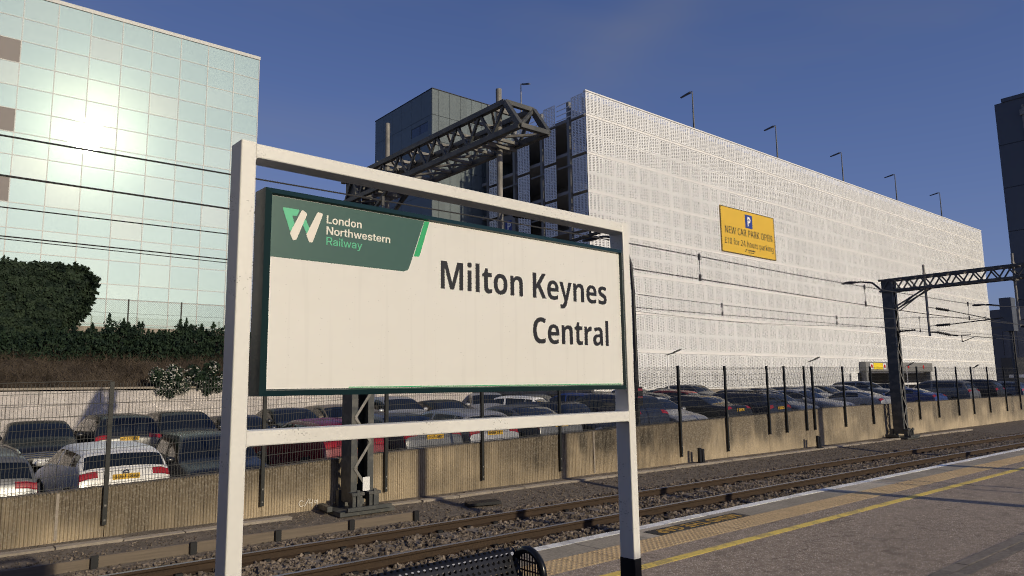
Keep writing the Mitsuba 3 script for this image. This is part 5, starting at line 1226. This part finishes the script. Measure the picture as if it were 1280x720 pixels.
shr = [(1.6, 33.4, 3.15, 1.3, .85), (2.9, 33.5, 3.25, 1.2, .9), (4.2, 33.2, 3.25, 1.2, 1.0), (5.5, 33.4, 3.35, 1.1, 1.0), (6.55, 33.6, 3.5, 1.0, 1.25), (7.6, 33.3, 3.3, 1.1, .95), (8.6, 33.4, 3.4, 1.0, 1.05), (9.45, 33.5, 3.55, .9, 1.2), (10.6, 33.3, 3.5, 1.0, 1.2), (11.9, 33.5, 3.4, 1.1, 1.1), (13.4, 33.4, 3.3, 1.2, 1.0)]
lab = ['broad low dark shrub at the far left of the bank', 'low dark shrub below the middle of the hedge', 'low dark shrub below the right end of the hedge', 'low dark shrub just right of the hedge foot', 'pointed dark conifer shrub under the upper fence',
       'rounded dark shrub above the white flowering bush', 'dark shrub between two pointed conifers on the bank', 'pointed dark conifer next to the sign post', 'dark shrub hidden behind the left sign post', 'dark bank shrub behind the sign board, left', 'dark bank shrub behind the sign board, right']
for (x, y, zc, rx, rz), lb in zip(shr, lab):
    s = thing('shrub', lb, 'shrub', 'shrubs on the bank')
    k = 3600
    d = rng.normal(size=(k, 3))
    d /= np.linalg.norm(d, axis=1, keepdims=True)
    lump = 0.75 + 0.5 * meshkit.fbm(d * 2.2 + [x * 3, 0, 0], 3, 4)
    p = d * lump[:, None] * [rx, .8, rz] * (rng.uniform(.6, 1.0, (k, 1)))
    spikes = []
    for j in range(7):
        bx, by = rng.uniform(-.7, .7) * rx, rng.uniform(-.4, .2)
        h = rng.uniform(.5, 1.0) * (1.0 if j < 2 else .6)
        q = rng.random(170)
        spikes.append(np.stack([bx + rng.normal(size=170) * .17 * (1 - q), by + rng.normal(size=170) * .17 * (1 - q), rz * .55 + q * h], 1))
    p = np.vstack([p] + spikes)
    nn = p / np.linalg.norm(p, axis=1, keepdims=True)
    p = p + [x, y, zc - .2]
    p = p[p[:, 2] > zc - 1.0]
    put(s, 'foliage', MB().add(*leaves(p, nn[:len(p)] + [0, -.3, .3], 0.075, .9)), 'm_leaf_deep')
    put(s, 'stem', MB().tube([(x, y, zc - 1.4), (x, y, zc + .2)], [.08, .03], 6), 'm_bark')
for x, lb, dense, lumps in ((7.35, 'white flowering bush hanging over the block wall, fuller of two', 1000, [(-.45, 2.35, .38), (.05, 2.05, .5), (.42, 1.75, .36), (-.25, 1.62, .34), (.2, 2.6, .34), (.0, 1.35, .22)]),
                            (8.75, 'white flowering bush hanging over the block wall, sparser and nearer the sign', 420, [(-.3, 2.1, .42), (.25, 1.85, .4), (.6, 2.3, .34), (-.55, 2.55, .36), (.1, 2.75, .4), (-.1, 1.5, .24)])):
    s = thing('flowering_bush', lb, 'bush', 'white flowering bushes')
    P, N, FP, FN = [], [], [], []
    for lx, lz, lr in lumps:
        lz, lr = 1.95 + (lz - 2.0) * .62, lr * .84
        k = int(6500 * lr ** 2)
        d = rng.normal(size=(k, 3))
        d /= np.linalg.norm(d, axis=1, keepdims=True)
        c = np.array([x + lx, 28.85 - .25 * (lz < 2.2), lz])
        P.append(c + d * (0.6 + .8 * meshkit.fbm(d * 2.5 + x + lx, 3, 4))[:, None] * lr * rng.uniform(.5, 1.08, (k, 1)))
        N.append(d)
        for cl in range(int(dense * lr ** 2 / 4)):
            e = rng.normal(size=3)
            e[1] = -abs(e[1])
            e /= np.linalg.norm(e)
            m_ = rng.integers(3, 9)
            FP.append(c + e * lr * rng.uniform(.75, 1.05) + rng.normal(size=(m_, 3)) * .045)
            FN.append(np.tile(e, (m_, 1)))
    put(s, 'foliage', MB().add(*leaves(np.vstack(P), np.vstack(N), .06, .2)), 'm_leaf_deep')
    put(s, 'blossom', MB().add(*leaves(np.vstack(FP), np.vstack(FN), .036)), 'm_petal')
    st_ = MB()
    for j in range(6):
        st_.tube([(x + rng.normal() * .1, 29.1, 1.5), (x + rng.normal() * .3, 28.8, 2.0), (x + rng.normal() * .5, 28.55, rng.uniform(1.4, 2.9))], [.03, .02, .008], 5)
    put(s, 'stem', st_, 'm_bark')
tw_ = MB()
k = 9000
bx, by = rng.uniform(0, 14, k), rng.uniform(28.9, 33.2, k)
bz_ = np.interp(by, [28.9, 30, 36], [1.65, 1.9, 4.0])
h = rng.uniform(.05, .5, k)
dx, dy = rng.normal(size=k) * .34, rng.normal(size=k) * .3 - .1
wv = rng.uniform(.008, .02, k)
b0 = np.stack([bx, by, bz_ - .05], 1)
t0 = b0 + np.stack([dx, dy, h], 1)
sd = np.stack([wv, 0 * wv, 0 * wv], 1)
sd2 = np.stack([0 * wv, wv, 0 * wv], 1)
v = np.stack([b0 - sd, b0 + sd, b0 + sd2, t0], 1).reshape(-1, 3)
f = (np.array([[0, 1, 3], [1, 2, 3], [2, 0, 3]])[None] + (np.arange(k) * 4)[:, None, None]).reshape(-1, 3)
one('brushwood_undergrowth', MB().add(v, f), 'm_twig', 'dry brown brushwood along the top of the block wall', kind='stuff')

# ================================================================== CARS
CAR = dict(
    hatch=[(.08, .30, .25, .72), (.0, .46, .40, .81), (.03, .66, .56, .85), (.24, .82, .70, .88), (.95, .97, .86, .90), (1.12, 1.01, .90, .90), (1.80, 1.39, .95, .90), (2.30, 1.47, .97, .90), (3.35, 1.43, 1.0, .90), (3.80, 1.36, 1.02, .87), (4.12, 1.03, .96, .86), (4.22, .84, .78, .87), (4.26, .58, .52, .85), (4.18, .34, .28, .80)],
    suv=[(.10, .36, .30, .76), (.0, .56, .48, .85), (.02, .82, .70, .89), (.20, .99, .86, .92), (.95, 1.12, 1.00, .94), (1.15, 1.16, 1.04, .94), (1.80, 1.58, 1.08, .94), (2.30, 1.67, 1.10, .94), (3.60, 1.65, 1.13, .93), (4.15, 1.57, 1.14, .90), (4.42, 1.16, 1.08, .90), (4.52, .98, .92, .90), (4.55, .66, .60, .88), (4.46, .40, .34, .82)],
    estate=[(.08, .30, .25, .74), (.0, .46, .40, .83), (.03, .66, .56, .87), (.27, .83, .71, .90), (1.15, .98, .88, .92), (1.35, 1.02, .92, .92), (2.05, 1.40, .96, .92), (2.55, 1.48, .98, .92), (4.05, 1.45, 1.00, .91), (4.45, 1.38, 1.02, .88), (4.72, 1.02, .96, .88), (4.78, .84, .78, .89), (4.82, .58, .52, .87), (4.74, .34, .28, .82)],
    saloon=[(.08, .30, .25, .74), (.0, .46, .40, .83), (.03, .66, .56, .87), (.27, .82, .70, .90), (1.20, .97, .87, .92), (1.40, 1.01, .91, .92), (2.10, 1.38, .95, .92), (2.60, 1.45, .97, .92), (3.30, 1.41, .98, .91), (4.05, 1.11, .99, .90), (4.60, 1.06, .95, .89), (4.74, .92, .82, .89), (4.80, .60, .52, .87), (4.72, .34, .28, .82)],
    coupe=[(.10, .30, .26, .74), (.0, .46, .40, .83), (.06, .60, .52, .88), (.36, .74, .64, .91), (1.20, .86, .78, .92), (1.42, .90, .82, .92), (2.15, 1.23, .87, .91), (2.55, 1.29, .89, .91), (3.10, 1.25, .91, .92), (3.85, 1.02, .93, .93), (4.25, .94, .88, .92), (4.40, .80, .74, .91), (4.44, .54, .46, .89), (4.36, .32, .26, .83)])


def car_surface(kind):
    r = np.array(CAR[kind], float)
    return [PchipInterpolator(np.arange(len(r)), r[:, i]) for i in range(4)]


def sect(S, s, t, side, off=0.0):
    """Points of the car's skin: s along its length, t around its section (0 sill, 3 belt, 4 top of side glass, 6 centre line)."""
    s, t = np.asarray(s, float), np.asarray(t, float)
    x, zt, zb, W = (q(s) for q in S)
    sill = np.minimum(.20, zt - .05) + 0 * s
    h = np.clip(zt - zb, .02, None)
    Wr = W * np.clip(.965 - .30 * h, .6, 1)
    g = np.clip(h / .45, 0, 1)
    Y = np.stack([W * .90, W * .965, W * .995, W * .985, Wr + .0 * g, Wr * .86, 0 * W])
    Zc = np.stack([sill, sill + .30 * (zb - sill), sill + .62 * (zb - sill), zb, zt - .055 - .045 * g * h / .5, zt - .02, zt + .012])
    k = np.arange(7)
    Yi, Zi = PchipInterpolator(k, Y, axis=0), PchipInterpolator(k, Zc, axis=0)
    n = len(s)
    yy, zz = Yi(t), Zi(t)
    if yy.ndim > 1:
        yy, zz = yy[np.arange(n), np.arange(n)], zz[np.arange(n), np.arange(n)]
    return np.stack([x, side * yy, zz], 1)


def patch(S, s0, s1, t0, t1, ns, nt, off, sides=(1,), shear=None):
    """A piece of skin standing off the body, with an edge skirt back to it. shear(s) moves the t range along s."""
    out = MB()
    for sd in sides:
        a, b = np.meshgrid(np.linspace(s0, s1, ns), np.linspace(t0, t1, nt), indexing='ij')
        if shear:
            a = a + shear(b)
        shp = a.shape
        P = np.array([sect(S, np.full(1, u), np.full(1, w_), sd)[0] for u, w_ in zip(a.ravel(), b.ravel())]).reshape(*shp, 3)
        du, dv = np.gradient(P, axis=0), np.gradient(P, axis=1)
        N = np.cross(du, dv)
        N /= np.linalg.norm(N, axis=-1, keepdims=True) + 1e-9
        ctr = np.array([S[0](6.5), 0, .55])
        N *= np.sign(((P - ctr) * N).sum(-1, keepdims=True))
        Q = P + N * off
        v = np.concatenate([Q.reshape(-1, 3), (P - N * .01).reshape(-1, 3)])
        i = np.arange(ns * nt).reshape(ns, nt)
        f = np.stack([i[:-1, :-1], i[1:, :-1], i[1:, 1:], i[:-1, 1:]], -1).reshape(-1, 4).tolist()
        m = ns * nt
        for e in (i[0], i[-1], i[:, 0], i[:, -1]):
            f += [[p, q, q + m, p + m] for p, q in zip(e, e[1:])]
        out.add(v, f)
    return out


def body_mesh(S):
    s = np.unique(np.concatenate([np.linspace(0, 13, 66)]))
    t = np.linspace(0, 6, 22)
    rows = []
    for u in s:
        h = sect(S, np.full(len(t), u), t, 1)
        rows.append(np.vstack([h, h[::-1][1:] * [1, -1, 1]]))
    rows = np.array(rows)
    ns, nt = rows.shape[:2]
    i = np.arange(ns * nt).reshape(ns, nt)
    q = np.stack([i[:-1, :-1], i[1:, :-1], i[1:, 1:], i[:-1, 1:]], -1).reshape(-1, 4)
    m = MB().add(rows.reshape(-1, 3), q)
    under = np.stack([i[:-1, 0], i[1:, 0], i[1:, -1], i[:-1, -1]], -1)
    return m.add(rows.reshape(-1, 3), under)


PROTO = {}


def proto(kind):
    if kind in PROTO:
        return PROTO[kind]
    S = car_surface(kind)
    sal = kind in ('saloon', 'coupe')
    p = [('body', body_mesh(S), None, 35)]
    G = 'm_car_glass'
    p.append(('windscreen', patch(S, 5.06, 5.93, 4.35, 6, 7, 8, .004, (1, -1)), G, True))
    p.append(('rear_window', patch(S, 8.12 if sal else 9.28, 8.93 if sal else 9.92, 4.4, 6, 7, 8, .004, (1, -1)), G, True))
    for sd in (1, -1):
        for a, b in (((5.42, 7.1), (7.2, 8.25)) if sal else ((5.42, 7.1), (7.2, 8.15), (8.22, 9.0))):
            p.append(('side_window', patch(S, a, b, 3.18, 3.93, 8, 4, .003, (sd,)), G, True))
    for sd in (1, -1):
        p.append(('headlight', patch(S, 1.75, 2.5, 2.9, 5.1, 5, 8, .006, (sd,), shear=lambda b: .18 * (4.0 - b)), 'm_lamp', True))
        p.append(('tail_light', patch(S, 10.15, 10.85, 2.6, 5.4, 5, 8, .006, (sd,)), 'm_tail', True))
        p.append(('door_seam', patch(S, 7.12, 7.16, .8, 3.1, 2, 8, .002, (sd,)).add(*patch(S, 5.32, 5.36, .8, 3.1, 2, 8, .002, (sd,)).mesh()), 'm_black', False))
    p.append(('grille', patch(S, 1.35, 2.1, 5.2, 6, 5, 6, .004, (1, -1)), 'm_black', True))
    p.append(('bumper_insert', patch(S, .25, .8, 4.2, 6, 4, 6, .004, (1, -1)), 'm_black', True))
    L_ = S[0](12)
    H = .34 if kind == 'suv' else .315
    for x in (.86, float(L_) - .88):
        for sd in (1, -1):
            W = float(S[3](4)) * .985
            a = np.linspace(0, 2 * pi, 25)[:-1]
            disc = lambda r, y0, y1: MB().poly(np.stack([r * np.cos(a), r * np.sin(a)], 1), abs(y1 - y0), ((x, min(y0, y1) if True else y0, H), X_, Z_) if False else ((x, max(y0, y1), H), X_, Z_))
            p.append(('wheel_arch', disc(H + .065, sd * (W - .15), sd * (W + .004)), 'm_black', False))
            p.append(('wheel', disc(H, sd * (W - .18), sd * (W + .018)), 'm_tyre', False))
            p.append(('wheel_rim', disc(H * .68, sd * (W - .1), sd * (W + .026)), 'm_rim', False))
    ico = trimesh.creation.icosphere(subdivisions=2)
    for sd in (1, -1):
        zb = float(S[2](5.6)) + .08
        p.append(('mirror', MB().add(ico.vertices * [.07, .12, .075] + [float(S[0](5.45)), sd * (float(S[3](5.5)) + .10), zb], ico.faces), None, True))
    PROTO[kind] = (S, [(n_, shared(m, sm), b) for n_, m, b, sm in p], float(L_))
    return PROTO[kind]


def car(kind, colour, X, Y, nose, label, plate=None, detail=2, rot=0.0, z=None, roof=None, group=None, emblem=None, size=1.0):
    """nose 'S': front towards the tracks at Y; 'N': rear towards the tracks at Y; 'E'/'W': side on. (X, Y) is the middle of the near end (for E/W the middle)."""
    S, parts, L_ = proto(kind)
    key = thing('parked_car', label, 'car', group or 'cars parked behind the wall')
    z = float(cp_z(X, Y + 2)) if z is None else z
    ang = {'S': 90, 'N': -90, 'E': 180, 'W': 0}[nose] + rot
    M = T().translate([X, Y, z]) @ T().rotate([0, 0, 1], ang)
    M = M @ T().scale(size) @ T().translate([{'S': 0, 'N': -L_, 'E': -L_ / 2, 'W': -L_ / 2}[nose], 0, 0])
    for n_, sh, b in parts:
        if detail < 2 and n_ in ('door_seam', 'bumper_insert', 'wheel_rim', 'wheel_arch'):
            continue
        if detail < 1 and n_ in ('wheel', 'grille', 'mirror'):
            continue
        put(key, n_, sh, b or f'm_car_{colour}', to_world=M)
    if roof:
        put(key, 'roof_rail', shared(MB().tube([(x_, s_ * .62 * 1.05, float(S[1](k_)) + .03) for k_, x_ in ((6.4, float(S[0](6.4))), (7, float(S[0](7))), (8, float(S[0](8))), (8.8, float(S[0](8.8))))] if True else [], .022, 6)) if False else shared(
            MB().tube([(float(S[0](k_)), .64, float(S[1](k_)) + .03) for k_ in (6.4, 7, 8, 8.8)], .02, 6).tube([(float(S[0](k_)), -.64, float(S[1](k_)) + .03) for k_ in (6.4, 7, 8, 8.8)], .02, 6)), 'm_chrome' if roof == 2 else 'm_black', to_world=M)
    if plate:
        txt, rear = plate
        so = 11.0 if rear else .85
        if kind in ('saloon',) and rear:
            so = 11.15
        c = sect(S, np.full(1, so), np.full(1, 6.0), 1)[0]
        sgn = 1 if rear else -1
        fr = ((c[0] + sgn * .012, 0, c[2] - .055), Y_ * sgn, Z_)
        bp = MB().poly([(-.26, -.055), (.26, -.055), (.26, .055), (-.26, .055)], .012, ((c[0] + sgn * .004, 0, c[2]), Y_ * sgn, Z_))
        pk = put(key, 'number_plate', shared(bp), 'm_plate_yellow' if rear else 'm_white', to_world=M)
        if txt:
            put(pk, 'lettering', shared(text(MB(), txt, (c[0] + sgn * .016, 0, c[2] - .035), Y_ * sgn, Z_, .07, .002, width=.46, align='centre')), 'm_letter', to_world=M)
    if emblem:
        so, r_ = (1.72, .085) if emblem == 'front' else (10.6, .055)
        c = sect(S, np.full(1, so), np.full(1, 6.0), 1)[0]
        sgn = -1 if emblem == 'front' else 1
        a_ = np.linspace(0, 2 * pi, 17)
        put(key, 'emblem', shared(MB().tube([(c[0] + sgn * .02, r_ * cos(q), c[2] + r_ * sin(q)) for q in a_], .012, 5, cap=False).bar((c[0] + sgn * .02, -r_, c[2]), (c[0] + sgn * .02, r_, c[2]), .02)), 'm_chrome', to_world=M)
    return key, M, S


def bars(key, M, S, ss):
    m = MB()
    for s_ in ss:
        q = [sect(S, np.full(1, s_), np.full(1, t_), sd)[0] + [-.018, 0, 0] for sd, tt in ((1, (5.25, 5.6, 6)), (-1, (5.6, 5.25))) for t_ in tt]
        m.tube(q, .013, 5)
    put(key, 'grille_bar', shared(m), 'm_chrome', to_world=M)


# front row, along the wall
car('estate', 'grey', 1.02, 15.65, 'N', 'grey estate car cut off at the left edge of the photo', ('J16 ELC', True), rot=3, roof=2)
car('hatch', 'white', 3.42, 16.1, 'N', 'white hatchback with its rear to the wall at the left', ('BU67 OGO', True), rot=4, emblem='rear', size=.95)
car('suv', 'black', 5.35, 15.6, 'S', 'black car facing the wall, half hidden by the left sign post', None, rot=-3, emblem='front', z=-.95, size=.95)
car('hatch', 'maroon', 8.25, 15.7, 'N', 'dark red hatchback behind the lattice mast', (None, True), rot=2, emblem='rear')
car('saloon', 'grey', 10.4, 15.6, 'N', 'grey saloon right of the mast showing a yellow rear plate', ('YE25 GKC', True), rot=2)
car('hatch', 'silver', 12.35, 15.6, 'N', 'silver hatchback with bright red tail lamps below the sign', ('AK08 XKX', True), rot=2)
car('saloon', 'grey', 14.85, 15.6, 'N', 'dark grey saloon under the right half of the sign', ('EO12 NXH', True), rot=1)
car('saloon', 'black', 17.25, 15.6, 'S', 'black saloon behind the right sign post', None)
car('suv', 'navy', 19.1, 15.7, 'N', 'dark navy car just right of the right sign post', None, rot=1)
car('hatch', 'silver', 21.35, 15.6, 'S', 'small silver car facing the wall beside a navy car', None, rot=-2)
car('saloon', 'black', 24.3, 15.7, 'N', 'long black saloon with a yellow plate at the wall', ('KP17 UFC', True), rot=2)
car('estate', 'navy', 27.0, 15.6, 'N', 'dark navy estate car with tall red tail lamps', ('CK21 YDB', True), rot=2, roof=1)
car('hatch', 'bluegrey', 29.9, 15.8, 'S', 'pale blue grey hatchback behind two fence posts', None)
car('saloon', 'silver', 33.6, 16.0, 'S', 'silver saloon left of the second gantry mast', None, 1)
car('coupe', 'silver', 37.9, 16.0, 'N', 'silver sports coupe just left of the gantry mast', None, 1)
car('coupe', 'blue', 44.6, 16.0, 'N', 'deep blue coupe just right of the gantry mast', None, 1)
car('suv', 'grey', 49.6, 15.9, 'N', 'dark grey car between the blue coupe and a big black car', None, 1)
car('suv', 'black', 54.4, 15.9, 'N', 'big black off-road car near the right end of the wall', None, 1)
car('estate', 'bluegrey', 59.6, 15.9, 'N', 'blue grey car last in the row at the right edge', None, 1)

# back row, along the block wall
k, M, S = car('saloon', 'black', 2.95, 23.6, 'S', 'black saloon with a chrome grille facing the tracks at the left', ('LG67 WZU', False), rot=-2, z=-.66)
bars(k, M, S, (1.42, 1.68, 1.95))
scene_emb = car('suv', 'black', 5.1, 23.9, 'N', 'black car with its yellow rear plate toward us in the back row', ('KP17 UFC', True), rot=1, z=-.74)
car('suv', 'black', 7.05, 23.8, 'S', 'black car facing us beside the left sign post', None, rot=-1, z=-.74)
car('hatch', 'navy', 9.0, 23.9, 'S', 'dark car seen between sign post and first fence post', None, z=-.72)
car('saloon', 'black', 11.0, 24.0, 'S', 'black saloon facing us below the sign, left of the mast', None)
car('hatch', 'beige', 13.0, 24.4, 'S', 'sandy beige car behind the lattice mast', None)
car('suv', 'silver', 15.5, 24.2, 'S', 'silver car with a dark windscreen just right of the mast', None)
car('saloon', 'black', 18.2, 24.3, 'S', 'black saloon below the middle of the sign', None)
car('suv', 'silver', 20.6, 26.0, 'S', 'silver off-road car facing left below the sign', None, rot=-25)
car('hatch', 'white', 23.2, 25.4, 'N', 'white hatchback below the sign showing its rear window', None, rot=28)
car('saloon', 'navy', 16.6, 19.2, 'W', 'dark saloon parked side-on in front of a white hatchback', None, rot=6)
car('saloon', 'grey', 25.6, 26.5, 'S', 'grey saloon between the white and the blue hatchback', None)
car('hatch', 'blue', 27.6, 25.8, 'N', 'bright blue hatchback left of the right sign post', None, rot=20)
car('saloon', 'silver', 22.0, 20.5, 'S', 'dark windowed silver car next to the right sign post', None, rot=-40)
car('saloon', 'black', 32.0, 28.0, 'S', 'black car in the shade behind the blue hatchback', None, detail=1)
car('hatch', 'black', 28.2, 22.0, 'N', 'black hatchback with red tail lamps in front of the red car', None, rot=18, detail=1)
car('hatch', 'red', 33.2, 24.0, 'N', 'bright red hatchback right of the sign post', None, rot=15, detail=1)
car('saloon', 'grey', 38.0, 27.5, 'S', 'dark grey saloon behind the red hatchback', None, detail=1)
car('suv', 'grey', 43.2, 29.5, 'S', 'dark car at the foot of the white facade behind the red car', None, detail=1)
far_cars = [('saloon', 'grey', 35.6, 20.5, 'S', 'grey saloon behind the navy estate car'), ('saloon', 'navy', 38.6, 21.0, 'S', 'navy saloon second in the tight middle row'), ('hatch', 'grey', 41.6, 21.2, 'S', 'grey hatchback third in the tight middle row'),
            ('saloon', 'silver', 44.6, 21.5, 'S', 'silver saloon fourth in the tight middle row'), ('saloon', 'black', 47.6, 22.0, 'S', 'black saloon fifth in the tight middle row'), ('saloon', 'silver', 50.6, 22.0, 'S', 'silver grey saloon behind the silver coupe'),
            ('suv', 'bluegrey', 55.5, 23.0, 'S', 'tall grey car in front of the entrance portal'), ('hatch', 'black', 60.5, 23.0, 'S', 'black hatchback beside the entrance portal, behind the mast'), ('saloon', 'grey', 66.0, 20.5, 'S', 'grey saloon far right behind the black off-road car'),
            ('suv', 'black', 69.0, 21.5, 'S', 'black car far right below the distant dark block'), ('suv', 'navy', 74.0, 21.0, 'S', 'navy car farthest right beside the dark tower'), ('hatch', 'white', 41.5, 33.5, 'S', 'white car farthest back at the facade, left'), ('saloon', 'black', 46.5, 33.8, 'S', 'black car farthest back at the facade, right')]
for kd, cl, x, y, nz, lb in far_cars:
    car(kd, cl, x, y, nz, lb, None, detail=1)
